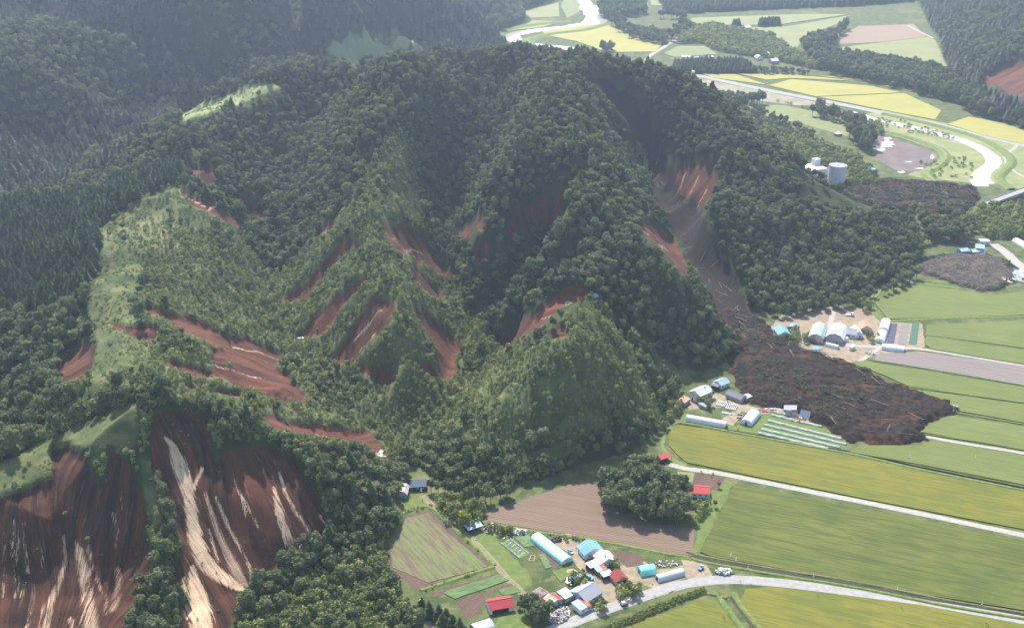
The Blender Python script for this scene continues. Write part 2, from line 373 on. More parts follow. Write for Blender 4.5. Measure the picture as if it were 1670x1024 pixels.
def to_col(v): return list(v)+[1.0]
def new_mesh(name, verts, faces, mats=(), smooth=False):
    me = bpy.data.meshes.new(name)
    verts = np.asarray(verts, dtype=np.float64).reshape(-1, 3)
    me.from_pydata(verts.tolist(), [], [list(map(int, f)) for f in faces])
    for m in mats: me.materials.append(m)
    if smooth: me.polygons.foreach_set('use_smooth', [True]*len(me.polygons))
    me.update(); return me
def link(name, me, parent=None, loc=None, **props):
    o = bpy.data.objects.new(name, me); COL.objects.link(o)
    if parent: o.parent = parent
    if loc is not None: o.location = loc
    for k, v in props.items():
        if v: o[k] = v
    return o

# ------------------------------------------------------------------ materials
class NB:
    def __init__(s, name, rough=.9):
        s.m = bpy.data.materials.new(name); s.m.use_nodes = True; s.t = s.m.node_tree
        s.b = s.t.nodes['Principled BSDF']; s.b.inputs['Roughness'].default_value = rough
        s.b.inputs['Specular IOR Level'].default_value = .25
        s.geo = s.t.nodes.new('ShaderNodeNewGeometry')
    def n(s, typ, **kw):
        x = s.t.nodes.new(typ)
        for k, v in kw.items(): setattr(x, k, v)
        return x
    def l(s, a, b): s.t.links.new(a, b)
    def attr(s, name): x = s.n('ShaderNodeAttribute'); x.attribute_name = name; return x
    def noise(s, scale, detail=3, vec=None, rough=.6):
        x = s.n('ShaderNodeTexNoise'); x.inputs['Scale'].default_value = scale; x.inputs['Detail'].default_value = detail; x.inputs['Roughness'].default_value = rough
        s.l(vec if vec is not None else s.geo.outputs['Position'], x.inputs['Vector']); return x.outputs['Fac']
    def math(s, op, a, b=None, c=None):
        x = s.n('ShaderNodeMath', operation=op)
        for i, v in enumerate((a, b, c)):
            if v is None: continue
            if isinstance(v, (int, float)): x.inputs[i].default_value = v
            else: s.l(v, x.inputs[i])
        return x.outputs[0]
    def ramp(s, v, lo, hi):
        x = s.n('ShaderNodeMapRange', interpolation_type='SMOOTHSTEP'); x.inputs[1].default_value = lo; x.inputs[2].default_value = hi
        s.l(v, x.inputs[0]); return x.outputs[0]
    def mix(s, f, a, b):
        x = s.n('ShaderNodeMix', data_type='RGBA')
        for i, v in ((0, f), (6, a), (7, b)):
            if isinstance(v, (int, float)): x.inputs[i].default_value = v
            elif isinstance(v, (tuple, list)): x.inputs[i].default_value = to_col(v)
            else: s.l(v, x.inputs[i])
        return x.outputs[2]
    def mapping(s, rot=0, scale=(1,1,1), vec=None):
        x = s.n('ShaderNodeMapping'); x.inputs['Rotation'].default_value = (0, 0, rot); x.inputs['Scale'].default_value = scale
        s.l(vec if vec is not None else s.geo.outputs['Position'], x.inputs['Vector']); return x.outputs[0]
    def bump(s, h, strength=.5, dist=.3):
        x = s.n('ShaderNodeBump'); x.inputs['Strength'].default_value = strength; x.inputs['Distance'].default_value = dist
        s.l(h, x.inputs['Height']); s.l(x.outputs[0], s.b.inputs['Normal'])
    def base(s, c):
        if isinstance(c, (tuple, list)): s.b.inputs['Base Color'].default_value = to_col(c)
        else: s.l(c, s.b.inputs['Base Color'])
        return s.m

def ground_mat():
    k = NB('ground', .95)
    n_hi = k.noise(.9, 4); n_mid = k.noise(.09, 4); n_lo = k.noise(.012, 3)
    floor_c = k.mix(k.ramp(n_mid, .35, .7), (.022,.036,.012), (.045,.062,.020))
    grass_c = k.mix(k.ramp(n_mid, .35, .65), (.050,.074,.022), (.105,.122,.042))
    grass_c = k.mix(k.ramp(n_hi, .45, .75), grass_c, (.045,.075,.022))
    grass_c = k.mix(k.math('MULTIPLY', k.ramp(n_lo, .55, .7), .5), grass_c, (.20,.20,.08))
    grass_c = k.mix(k.math('MULTIPLY', k.ramp(k.noise(.11, 5), .5, .62), .55), grass_c, (.17,.16,.075))
    grass_c = k.mix(k.attr('dry').outputs['Fac'], grass_c, k.mix(n_mid, (.17,.21,.085), (.25,.27,.12)))  # paler clearing grass makes up in colour for weak light there
    gr = k.ramp(k.math('ADD', k.attr('grass').outputs['Fac'], k.math('MULTIPLY', k.math('SUBTRACT', k.noise(.16, 5), .5), 1.1)), .25, .75)
    col = k.mix(gr, floor_c, grass_c)
    # bare soil, streaked down the fall line
    fa = k.attr('flow').outputs['Vector']
    st1 = k.noise(.55, 4, fa, .7); st2 = k.noise(.16, 3, fa, .6); st3 = k.noise(1.7, 3, fa, .7)
    soil_c = k.mix(k.ramp(st2, .35, .65), (.050,.020,.012), (.150,.045,.020))
    soil_c = k.mix(k.ramp(st1, .42, .68), soil_c, (.090,.038,.026))
    soil_c = k.mix(k.math('MULTIPLY', k.ramp(st3, .52, .75), .7), soil_c, (.22,.088,.040))
    soil_c = k.mix(k.math('MULTIPLY', k.ramp(k.noise(.35, 5), .5, .75), .55), soil_c, (.035,.018,.015))
    soil_c = k.mix(k.math('MULTIPLY', k.ramp(k.noise(.8, 5, fa, .8), .56, .72), .55), soil_c, (.27,.145,.080))
    soil_c = k.mix(k.math('MULTIPLY', k.ramp(k.noise(2.6, 4, fa, .8), .5, .7), .6), soil_c, (.022,.011,.008))
    deep = k.mix(k.ramp(st2, .38, .62), (.026,.012,.008), (.085,.028,.015))
    deep = k.mix(k.math('MULTIPLY', k.ramp(st1, .45, .7), .7), deep, (.12,.042,.022))
    deep = k.mix(k.math('MULTIPLY', k.ramp(k.noise(.7, 5, fa, .8), .53, .70), .6), deep, (.25,.145,.085))
    deep = k.mix(k.math('MULTIPLY', k.ramp(k.noise(2.6, 4, fa, .8), .48, .7), .65), deep, (.012,.007,.006))
    soil_c = k.mix(k.attr('dark').outputs['Fac'], soil_c, deep)
    e = k.math('ADD', k.attr('soil').outputs['Fac'], k.math('MULTIPLY', k.math('SUBTRACT', n_hi, .5), .7))
    col = k.mix(k.ramp(e, .42, .58), col, soil_c)
    mud_c = k.mix(k.ramp(k.noise(.3, 5), .4, .7), (.013,.008,.008), (.026,.016,.014))
    mud_c = k.mix(k.ramp(st1, .5, .8), mud_c, (.038,.024,.019))
    col = k.mix(k.ramp(k.math('ADD', k.attr('mud').outputs['Fac'], k.math('MULTIPLY', k.math('SUBTRACT', n_hi, .5), .6)), .4, .6), col, mud_c)
    cr = k.math('ADD', k.attr('cream').outputs['Fac'], k.math('MULTIPLY', k.math('SUBTRACT', k.math('MULTIPLY', k.math('ADD', k.noise(.9, 5, fa, .8), k.noise(3.4, 4, fa, .8)), .5), .54), 5.0))
    cream_c = k.mix(k.ramp(st3, .35, .7), (.70,.52,.34), (.44,.28,.17))
    gate = k.ramp(k.attr('cream').outputs['Fac'], .02, .3)
    col = k.mix(k.math('MULTIPLY', k.math('MULTIPLY', k.ramp(cr, .45, .85), gate), .95), col, cream_c)
    k.bump(k.math('ADD', n_hi, k.math('MULTIPLY', st1, 1.5)), .55, .5)
    return k.base(col)
ny, nx = GX.shape
me = bpy.data.meshes.new('ground')
co = np.stack([GX, GY, Z], -1).reshape(-1, 3)
idx = np.arange(ny*nx).reshape(ny, nx)
f = np.stack([idx[:-1,:-1], idx[:-1,1:], idx[1:,1:], idx[1:,:-1]], -1).reshape(-1, 4)
me.vertices.add(len(co)); me.vertices.foreach_set('co', co.ravel())
me.loops.add(len(f)*4); me.loops.foreach_set('vertex_index', f.ravel().astype(np.int32))
me.polygons.add(len(f)); me.polygons.foreach_set('loop_start', np.arange(len(f), dtype=np.int32)*4)
me.polygons.foreach_set('use_smooth', [True]*len(f))
me.update(calc_edges=True)
flat = (Z0 < 1.0)
m_g2 = np.maximum(np.maximum(m_grass, flat*1.4), .62*m_young)
for nm, F in (('soil', m_soil), ('mud', m_mud), ('grass', m_g2), ('cream', m_cream), ('dark', m_dark), ('dry', m_dry)):
    a = me.attributes.new(nm, 'FLOAT', 'POINT'); a.data.foreach_set('value', F.ravel().astype(np.float32))
a = me.attributes.new('flow', 'FLOAT_VECTOR', 'POINT')
a.data.foreach_set('vector', np.stack([FX, FY, Z*.12], -1).ravel().astype(np.float32))
me.materials.append(ground_mat())
link('ground', me, kind='structure')

# ------------------------------------------------------------------ flat country: fields, roads, water
from mathutils.geometry import tessellate_polygon
from mathutils import Vector
def W0(poly): return [P(x, y, 0)[:2] for x, y in poly]
def smooth_line(pts, n=6):
    P_ = [np.array(p, float) for p in pts]; P_ = [2*P_[0]-P_[1]]+P_+[2*P_[-1]-P_[-2]]; out = []
    for i in range(1, len(P_)-2):
        for k in range(n):
            t = k/n; a, b, c, d = P_[i-1:i+3]
            out.append(.5*((2*b)+(c-a)*t+(2*a-5*b+4*c-d)*t*t+(3*b-a-3*c+d)*t**3))
    out.append(P_[-2]); return out
rnd = random.Random(3)
def sheet(name, poly, z, mat, skirt=0, wob_=0.0, world_=False, **props):
    """a flat field or yard; skirt > 0 makes a standing crop with sides"""
    pts = poly if world_ else W0(poly)
    d = []
    for (ax, ay), (bx, by) in zip(pts, pts[1:]+pts[:1]):
        L = math.hypot(bx-ax, by-ay); n_ = max(1, int(L/4)) if wob_ else 1
        for i in range(n_):
            t = i/n_; w = rnd.uniform(-wob_, wob_) if wob_ else 0
            d.append((ax+(bx-ax)*t-(by-ay)/L*w, ay+(by-ay)*t+(bx-ax)/L*w))
    tri = tessellate_polygon([[Vector((x, y, 0)) for x, y in d]])
    V = [(x, y, z) for x, y in d]; F = []
    for t in tri:
        a, b, c = [d[i] for i in t]
        F.append(t if (b[0]-a[0])*(c[1]-a[1])-(b[1]-a[1])*(c[0]-a[0]) > 0 else t[::-1])
    if skirt:
        n_ = len(d); V += [(x, y, z-skirt) for x, y in d]
        F += [(i, (i+1) % n_, n_+(i+1) % n_, n_+i) for i in range(n_)]
    return link(name, new_mesh(name, V, F, [mat]), kind='structure', **props)
def ribbon(name, pts, width, z, mat, profile=None, world_=False, n=6, jit=.0, **props):
    """road, bank or ditch along a centre line; profile = [(offset factor, dz)]"""
    L = smooth_line(pts if world_ else W0(pts), n); prof = profile or [(-1, 0), (1, 0)]
    V = []; F = []; m_ = len(prof)
    for i, p in enumerate(L):
        a = L[max(0, i-1)]; b = L[min(len(L)-1, i+1)]; t = (b-a)/max(1e-6, np.linalg.norm(b-a)); nn = (-t[1], t[0])
        for o, dz in prof:
            w = width/2*o+rnd.uniform(-jit, jit)
            V.append((p[0]+nn[0]*w, p[1]+nn[1]*w, z+dz))
    for i in range(len(L)-1):
        for j in range(m_-1):
            F.append((i*m_+j, (i+1)*m_+j, (i+1)*m_+j+1, i*m_+j+1))
    return link(name, new_mesh(name, V, F, [mat]), kind=props.pop('kind', 'structure'), **props)
def direction(a, b):
    A_ = P(a[0], a[1]); B_ = P(b[0], b[1]); return math.atan2(B_[1]-A_[1], B_[0]-A_[0])
def crop_mat(name, c1, c2, c3, ang, row=2.2, stretch=14, rowamt=.35):
    k = NB(name, .85); mp_ = k.mapping(-ang)
    v = k.mapping(-ang, (1.0/stretch, 1, 1))
    v = k.n('ShaderNodeVectorMath', operation='MULTIPLY'); k.l(mp_, v.inputs[0]); v.inputs[1].default_value = (1.0/stretch, 1, 1)
    a = k.noise(.6, 6, v.outputs[0], .75); b = k.noise(.018, 4); c = k.noise(1.6, 3)
    col = k.mix(k.ramp(k.math('ADD', k.math('MULTIPLY', b, .6), k.math('MULTIPLY', k.noise(.07, 5), .4)), .4, .6), c1, c2)
    col = k.mix(k.math('MULTIPLY', k.ramp(a, .42, .60), rowamt), col, c3)
    col = k.mix(k.math('MULTIPLY', k.ramp(c, .5, .8), .35), col, c3)
    k.bump(k.math('ADD', a, c), .5, .25)
    return k.base(col)
def soil_mat(name, c1, c2, ang, spacing=1.6, contrast=.8):
    k = NB(name, .95); mp_ = k.mapping(-ang)
    w = k.n('ShaderNodeTexWave'); w.bands_direction = 'Y'; w.inputs['Scale'].default_value = 1/spacing*.31; w.inputs['Distortion'].default_value = 1.2; w.inputs['Detail'].default_value = 3; w.inputs['Detail Scale'].default_value = .6
    k.l(mp_, w.inputs['Vector'])
    v = k.n('ShaderNodeVectorMath', operation='MULTIPLY'); k.l(mp_, v.inputs[0]); v.inputs[1].default_value = (.05, 1, 1)
    a = k.noise(.35, 4, v.outputs[0]); b = k.noise(.9, 4)
    col = k.mix(k.math('MULTIPLY', k.math('ADD', k.math('MULTIPLY', w.outputs['Fac'], .55), k.math('MULTIPLY', k.ramp(a, .35, .7), .6)), contrast), c1, c2)
    col = k.mix(k.math('MULTIPLY', k.ramp(b, .45, .8), .4), col, [x*.7 for x in c1])
    k.bump(w.outputs['Fac'], .5, .2)
    return k.base(col)
def plain_mat(name, c1, c2, scale=.6, rough=.9, bump_=.0, metal=0, detail=4):
    k = NB(name, rough); a = k.noise(scale, detail); k.b.inputs['Metallic'].default_value = metal
    if bump_: k.bump(a, bump_, .2)
    return k.base(k.mix(k.ramp(a, .35, .68), c1, c2))
d1 = direction((1197, 787), (1670, 880))
RICE = crop_mat('rice_crop', (.125,.132,.017), (.172,.154,.018), (.066,.084,.012), d1, rowamt=.6)
RICE_G = crop_mat('rice_crop_green', (.088,.110,.018), (.118,.128,.021), (.042,.062,.011), d1, rowamt=.75)
RICE_L = crop_mat('rice_crop_light', (.135,.162,.040), (.118,.144,.036), (.082,.106,.027), d1, rowamt=.55)
RICE_Y = crop_mat('rice_crop_yellow', (.34,.29,.065), (.28,.265,.07), (.20,.22,.065), direction((1145,120),(1535,195)), stretch=20)
RICE_YG = crop_mat('rice_crop_pale', (.19,.21,.085), (.23,.235,.09), (.15,.18,.075), .1)
PLOW = soil_mat('ploughed_soil', (.145,.100,.070), (.225,.165,.118), direction((850,860),(1128,905)), 1.5, .6)
PLOW_D = soil_mat('ploughed_soil_grey', (.155,.125,.115), (.25,.215,.20), direction((1430,585),(1670,622)), 3.2)
PLOW_S = soil_mat('garden_soil', (.085,.052,.042), (.155,.10,.078), 1.0, 1.2)
PINK = soil_mat('far_bare_field', (.24,.17,.12), (.29,.21,.15), .2, 5)
TAN = plain_mat('bare_earth', (.30,.235,.165), (.20,.165,.105), .25)
GRAVEL = plain_mat('gravel_road', (.29,.27,.235), (.37,.35,.31), .5)
ASPH = plain_mat('pale_road', (.26,.25,.235), (.32,.31,.295), .3)
BANK = plain_mat('bank_grass', (.10,.145,.035), (.17,.205,.06), .5, bump_=.5)
LAWN = plain_mat('short_grass', (.085,.130,.028), (.135,.165,.045), .25, bump_=.3)
MEADOW = plain_mat('pale_grass', (.20,.215,.09), (.15,.185,.065), .12, bump_=.3)
DITCH = plain_mat('ditch_soil', (.035,.04,.02), (.06,.055,.035), .8)
VEG = crop_mat('vegetable_rows', (.12,.17,.05), (.155,.16,.07), (.115,.075,.055), direction((695,838),(783,923)), stretch=11, rowamt=1.0)
VEG_D = crop_mat('beet_rows', (.10,.17,.06), (.15,.22,.09), (.05,.08,.03), direction((725,965),(814,935)), stretch=4, rowamt=.6)
WETM = plain_mat('wet_mud_field', (.13,.10,.095), (.17,.135,.12), .05)
def water_mat():
    k = NB('river_water', .12); k.b.inputs['Specular IOR Level'].default_value = .9; a = k.noise(.6, 3); k.bump(a, .08, .2)
    return k.base((.44,.41,.36))
WATER = water_mat()

F = 'rice_field'
h = .55
sheet(F, [(1094,697),(1108,693),(1200,709),(1385,743),(1500,769),(1720,813),(1720,874),(1670,864),(1400,812),(1170,765),(1120,755),(1104,742),(1091,727),(1089,712)], h, RICE, h)
sheet(F, [(1199,790),(1400,829),(1700,888),(1740,1012),(1670,996),(1480,966),(1320,936),(1160,908),(1142,901),(1150,885)], h, RICE_G, h)
sheet(F, [(1216,961),(1260,958),(1330,965),(1500,987),(1720,1028),(1740,1110),(1275,1090),(1207,980)], h, RICE, h)
sheet(F, [(985,1036),(1080,1002),(1148,977),(1166,978),(1260,1100),(930,1100)], h, RICE, h)
sheet(F, [(1385,738),(1400,727),(1500,727),(1525,719),(1720,752),(1720,801),(1500,758)], h, RICE_L, h)
sheet(F, [(1500,705),(1530,684),(1550,678),(1720,704),(1720,744),(1530,710)], h, RICE_L, h)
sheet(F, [(1480,634),(1720,667),(1720,699),(1565,671),(1530,650)], h, RICE_L, h)
sheet(F, [(1386,592),(1415,588),(1425,592),(1720,640),(1720,664),(1480,630),(1440,612)], h, RICE_L, h)
sheet(F, [(1511,531),(1720,520),(1720,575),(1510,547)], h, RICE_L, h)
sheet(F, [(1510,549),(1720,577),(1720,603),(1520,570),(1509,563)], h, RICE_L, h)
sheet(F, [(1426,494),(1452,472),(1490,465),(1560,474),(1620,482),(1720,470),(1720,513),(1448,521)], h, RICE_L, h)
for p in ([(1145,120),(1200,122),(1250,139),(1160,127)],[(1204,121),(1300,123),(1400,133),(1290,128),(1250,131)],[(1254,140),(1290,130),(1420,141),(1470,152),(1330,158)],[(1335,159),(1475,153),(1535,181),(1525,196),(1440,180)],[(1400,132),(1330,124),(1460,133),(1500,152)]):
    sheet(F, p, h, RICE_Y, h)
sheet(F, [(1545,203),(1580,191),(1720,218),(1720,246),(1640,230),(1600,220)], h, RICE_Y, h)
sheet(F, [(885,52),(950,42),(985,39),(1010,50),(1080,72),(1070,85),(990,86),(940,68),(890,58)], h, RICE_Y, h)
sheet(F, [(1352,80),(1440,70),(1512,61),(1567,83),(1567,112),(1540,118),(1500,108),(1400,100),(1360,90)], h, RICE_YG, h)
sheet(F, [(1190,47),(1290,43),(1385,26),(1380,35),(1310,60),(1300,80),(1260,70),(1200,50)], h, RICE_YG, h)
sheet(F, [(1110,43),(1270,41),(1385,24),(1300,24),(1130,30)], h, RICE_YG, h)
sheet(F, [(745,-20),(910,-20),(912,28),(820,32),(745,20)], h, RICE_YG, h)
sheet(F, [(806,78),(870,73),(900,86),(860,96),(815,92)], h, RICE_YG, h)
sheet(F, [(790,36),(850,33),(910,36),(885,46),(835,50),(800,46)], h, RICE_YG, h)
sheet(F, [(1082,88),(1105,76),(1150,76),(1170,89),(1100,94)], h, MEADOW, h)
sheet(F, [(1060,-10),(1290,-20),(1300,0),(1110,10),(1062,10)], h, RICE_YG, h)
sheet(F, [(925,-20),(940,-20),(945,20),(925,30),(915,10)], .1, MEADOW)
PF = 'ploughed_field'
sheet(PF, [(797,833),(850,815),(925,791),(960,786),(985,800),(985,822),(1040,850),(1132,862),(1131,906),(1090,900),(1040,891),(940,872),(870,862),(789,848)], .05, PLOW, wob_=.3)
sheet(PF, [(1425,584),(1436,576),(1500,573),(1720,604),(1720,636),(1430,590)], .05, PLOW_D)
sheet(PF, [(1370,72),(1370,60),(1400,43),(1490,40),(1510,60),(1440,69)], .06, PINK)
sheet('wet_field', [(1060,120),(1110,121),(1180,136),(1300,160),(1360,173),(1300,172),(1200,160),(1120,148)], .05, plain_mat('harvested_field', (.20,.19,.11), (.30,.26,.20), .05))
sheet('wet_field', [(1424,224),(1440,220),(1500,240),(1528,250),(1530,262),(1500,280),(1460,278),(1440,266),(1424,252)], .06, WETM)
for c, r in (((1446,236),(14,7)),((1438,245),(8,3)),((1520,256),(4,5)),((1482,264),(8,1.2)),((1447,226),(8,2.5)),((1500,275),(10,1.5)),((1470,281),(8,2))):
    pts = []
    for k in range(18):
        a = k/18*6.283; q = rnd.uniform(.45, 1.15); pts.append((c[0]+r[0]*q*math.cos(a), c[1]+r[1]*q*math.sin(a)))
    sheet('flood_water', pts, .07, WATER)
sheet('meadow', [(1215,170),(1280,172),(1340,185),(1400,215),(1380,222),(1300,200),(1240,190)], .05, MEADOW)
sheet('meadow', [(1345,243),(1380,246),(1385,256),(1350,254)], .05, MEADOW)
sheet('meadow', [(1440,180),(1560,205),(1720,250),(1720,330),(1640,300),(1600,300),(1500,290),(1480,285),(1535,262),(1530,246),(1470,225),(1430,215),(1400,190)], .02, plain_mat('river_meadow', (.17,.20,.075), (.25,.25,.11), .06, bump_=.4))
# yards
for p, m_ in (([(893,872),(935,868),(948,880),(940,893),(960,915),(985,940),(1010,960),(1010,975),(1000,990),(985,975),(955,940),(930,905),(905,885)], TAN),
          ([(1000,925),(1050,915),(1070,930),(1120,920),(1160,945),(1120,955),(1075,962),(1030,950)], TAN),
          ([(1130,905),(1150,915),(1165,945),(1120,950),(1118,925),(1110,912)], TAN),
          ([(1118,655),(1150,628),(1170,640),(1200,655),(1260,672),(1240,676),(1180,665),(1150,664),(1125,668)], TAN),
          ([(1150,700),(1188,676),(1212,652),(1205,680),(1190,700)], TAN),
          ([(1250,540),(1275,512),(1350,500),(1430,512),(1440,525),(1505,528),(1508,566),(1440,578),(1400,586),(1390,592),(1340,578),(1290,560)], TAN),
          ([(1300,508),(1400,500),(1432,514),(1400,522),(1350,524)], plain_mat('reddish_earth', (.27,.19,.14), (.22,.17,.12), .2)),
          ([(1340,569),(1405,572),(1385,590),(1350,582)], plain_mat('dry_earth', (.33,.24,.17), (.27,.22,.14), .2)),
          ([(1095,690),(1082,725),(1095,745),(1120,755),(1112,765),(1085,748),(1076,722),(1086,690)], BANK),
          ([(1104,768),(1140,772),(1128,790),(1110,800)], MEADOW)):
    sheet('yard', p, .012+.004*rnd.random(), m_, wob_=.8)
sheet('garden_plot', [(1133,770),(1184,778),(1170,800),(1128,792)], .06, PLOW_S)
sheet('garden_plot', [(998,896),(1042,903),(1050,921),(1022,925),(1008,910)], .06, PLOW_S)
sheet('garden_plot', [(1083,956),(1120,942),(1128,950),(1092,967)], .06, PLOW_S)
sheet('garden_plot', [(644,846),(699,831),(806,926),(680,962),(632,925),(636,870)], .05, PLOW_S, wob_=.4)
sheet('vegetable_bed', [(647,849),(695,837),(795,924),(700,950),(640,925),(634,890)], .22, VEG, .2, wob_=.4)
sheet('garden_plot', [(700,968),(808,935),(812,940),(708,974)], .06, PLOW_S)
sheet('vegetable_bed', [(722,966),(812,937),(830,946),(742,977)], .35, VEG_D, .34, wob_=.3)
sheet('garden_plot', [(742,980),(834,950),(838,955),(790,972),(780,1000),(760,1010)], .06, PLOW_S, wob_=.3)
sheet('vegetable_bed', [(812,962),(840,955),(850,965),(822,972)], .3, VEG_D, .3)
sheet('garden_plot', [(877,893),(900,890),(916,920),(900,930),(886,912)], .06, PLOW_S)
sheet('vegetable_bed', [(878,905),(888,903),(900,925),(890,928)], .35, VEG_D, .3)
sheet('vegetable_bed', [(900,932),(925,925),(935,935),(915,950)], .3, LAWN, .3)
sheet('vegetable_bed', [(838,876),(862,872),(872,890),(856,892)], .3, VEG_D, .3)
for c_ in ([(1451,528),(1464,528),(1458,560),(1446,560)], [(1487.8,527.6),(1499.4,527.6),(1495,562),(1482,562)], [(1469,529),(1483,529),(1478,561),(1464,561)]):
    m_ = [plain_mat('seedling_bed_blue', (.06,.065,.095), (.09,.09,.12), 1), plain_mat('seedling_bed_green', (.05,.11,.08), (.08,.15,.10), 1), plain_mat('seedling_bed_grey', (.17,.15,.15), (.23,.20,.19), 1)][len([o for o in bpy.data.objects if o.name.startswith('seedling_bed')])]
    sheet('seedling_bed', c_, .15, m_, .15)
sheet('lawn', [(752,868),(800,862),(812,880),(862,935),(868,955),(848,962),(800,915)], .02, LAWN, wob_=.8)
sheet('lawn', [(645,815),(690,812),(696,822),(650,835)], .02, LAWN, wob_=.8)
sheet('lawn', [(812,1004),(850,1000),(868,1012),(860,1060),(800,1060)], .02, LAWN, wob_=.8)
sheet('lawn', [(1112,672),(1200,695),(1260,672),(1330,690),(1385,722),(1380,735),(1200,704),(1110,690)], .02, LAWN, wob_=.6)
sheet('lawn', [(1172,782),(1196,786),(1142,898),(1128,902),(1140,862),(1130,840)], .02, LAWN, wob_=.5)
sheet('lawn', [(1410,480),(1450,462),(1540,455),(1600,470),(1560,470),(1490,463),(1450,470),(1424,494),(1446,524),(1436,526),(1418,505)], .02, LAWN, wob_=.5)
# roads
R1_ = [(860,1048),(900,1028),(930,1015),(1000,989),(1060,968),(1110,953),(1160,946),(1210,945),(1300,953),(1400,967),(1500,983),(1600,999),(1720,1020)]
ribbon('road', R1_, 5.2, .09, ASPH, [(-1.35, -.09), (-1, 0), (1, 0), (1.35, -.09)], jit=.1)
ribbon('road', [(1092,757),(1120,764),(1170,771),(1300,797),(1500,837),(1720,883)], 3.0, .08, GRAVEL, [(-1.5,-.08),(-1,0),(1,0),(1.5,-.08)], jit=.12)
ribbon('road', [(1506,711),(1560,721),(1640,734),(1720,748)], 3.0, .08, GRAVEL, jit=.1)
ribbon('road', [(1340,560),(1380,563),(1440,566),(1500,569),(1560,578),(1640,591),(1720,603)], 3.6, .07, GRAVEL, jit=.15)
ribbon('road', [(1436,566),(1420,578),(1404,588),(1388,600)], 3.0, .075, GRAVEL, jit=.1)
ribbon('road', [(1360,505),(1355,525),(1348,545),(1350,560)], 4, .06, GRAVEL, jit=.2)
ribbon('road', [(1150,632),(1170,652),(1200,660),(1240,668),(1285,674)], 4, .06, plain_mat('dirt_road', (.33,.27,.20), (.25,.21,.15), .3), jit=.2)
ribbon('road', [(1620,398),(1640,412),(1660,430),(1690,450)], 9, .05, GRAVEL, jit=.4)
ribbon('road', [(990,965),(1002,975),(1012,985)], 3, .06, TAN, jit=.2)
ribbon('farm_track', [(688,808),(720,838),(760,872),(790,900),(830,945),(870,985),(915,1018)], 4.2, .05, plain_mat('grass_track', (.16,.15,.07), (.22,.19,.10), .3), jit=.25)
for off in (-.9, .9):
    L = W0([(700,818),(760,870),(790,898),(830,943),(870,983),(908,1014)]); L = [np.array(p)+np.array([off, 0]) for p in L]
    ribbon('wheel_track', L, .5, .06, TAN, world_=True, jit=.08)
ribbon('road', [(1108,117),(1150,126),(1250,147),(1400,176),(1520,202),(1600,221),(1720,248)], 7, .3, ASPH, [(-2,-.3),(-1,0),(1,0),(2,-.3)])
ribbon('road', [(1120,40),(1108,60),(1085,76),(1062,90),(1055,100),(1070,110),(1110,118)], 7, .2, GRAVEL)
ribbon('road', [(1045,-20),(1055,10),(1050,20)], 5, .2, GRAVEL)
ribbon('road', [(1560,120),(1568,100),(1566,80),(1520,62),(1480,42)], 5, .2, GRAVEL)
ribbon('road', [(1660,236),(1640,260),(1662,285),(1720,305)], 4, .2, GRAVEL)
ribbon('road', [(640,1030),(665,1016),(690,1014),(715,1024),(735,1045)], 3.4, .06, GRAVEL, jit=.15)
# river and banks
ribbon('river', [(1380,182),(1430,196),(1478,206),(1520,216),(1560,227),(1590,238),(1612,252),(1620,266),(1606,280),(1594,291),(1600,304)], 15, .05, WATER, jit=.8)
sheet('river', [(1590,236),(1612,244),(1632,258),(1634,266),(1618,280),(1614,292),(1622,300),(1590,301),(1582,292),(1588,280),(1608,266),(1605,255)], .054, WATER, wob_=.5)
ribbon('river', [(945,-30),(950,0),(966,18),(968,32),(948,42),(910,46),(875,50),(845,55),(834,62),(850,70),(890,76),(925,79),(960,84)], 26, .05, WATER, jit=2.5)
ribbon('river', [(958,10),(972,26),(965,38),(935,45)], 40, .054, WATER, jit=3)
ribbon('river_bank', [(1440,186),(1500,199),(1560,214),(1612,232),(1650,262),(1630,290),(1650,310)], 7, 0, BANK, [(-1.6,0),(-.5,1.8),(.5,1.8),(1.6,0)])
ribbon('river_bank', [(1430,212),(1480,224),(1525,240),(1542,256),(1530,272),(1512,284),(1525,300)], 8, 0, BANK, [(-1.6,0),(-.5,1.8),(.5,1.8),(1.6,0)])
ribbon('levee_track', [(1430,212),(1480,224),(1525,240),(1542,256),(1530,272),(1512,284),(1525,300)], 3, 1.84, MEADOW)
ribbon('river_bank', [(800,92),(815,70),(808,58),(830,48),(880,40),(930,36)], 14, 0, BANK, [(-1.6,0),(-.5,2.2),(.5,2.2),(1.6,0)])
ribbon('river_bank', [(900,92),(880,84),(862,72),(866,64),(900,56),(950,50),(990,40)], 14, 0, BANK, [(-1.6,0),(-.5,2.2),(.5,2.2),(1.6,0)])
# field banks and ditches
bk = [(-1.5,0),(-.6,.7),(.6,.7),(1.5,0)]
ribbon('field_bank', [(1092,702),(1100,692),(1120,691),(1200,706),(1390,741),(1500,766),(1720,810)], 2.2, 0, BANK, bk, jit=.15)
ribbon('ditch', [(1100,690),(1200,704),(1300,722),(1390,738),(1500,762),(1720,806)], .9, .5, DITCH, [(-1,0),(-.3,-.4),(.3,-.4),(1,0)])
ribbon('ditch', [(1122,905),(1150,912),(1250,930),(1400,954),(1550,984),(1720,1012)], 1.8, .03, DITCH, jit=.15)
ribbon('field_bank', [(1120,900),(1150,908),(1250,926),(1400,950),(1550,980),(1720,1008)], 1.6, 0, plain_mat('dry_bank', (.16,.15,.075), (.10,.11,.045), .5), bk, jit=.15)
ribbon('field_bank', [(1124,909),(1150,917),(1250,935),(1400,959),(1550,989),(1720,1017)], 1.8, 0, BANK, bk, jit=.15)
ribbon('field_bank', [(1020,1012),(1070,990),(1120,974),(1150,968),(1185,975)], 1.6, 0, BANK, bk, jit=.1)
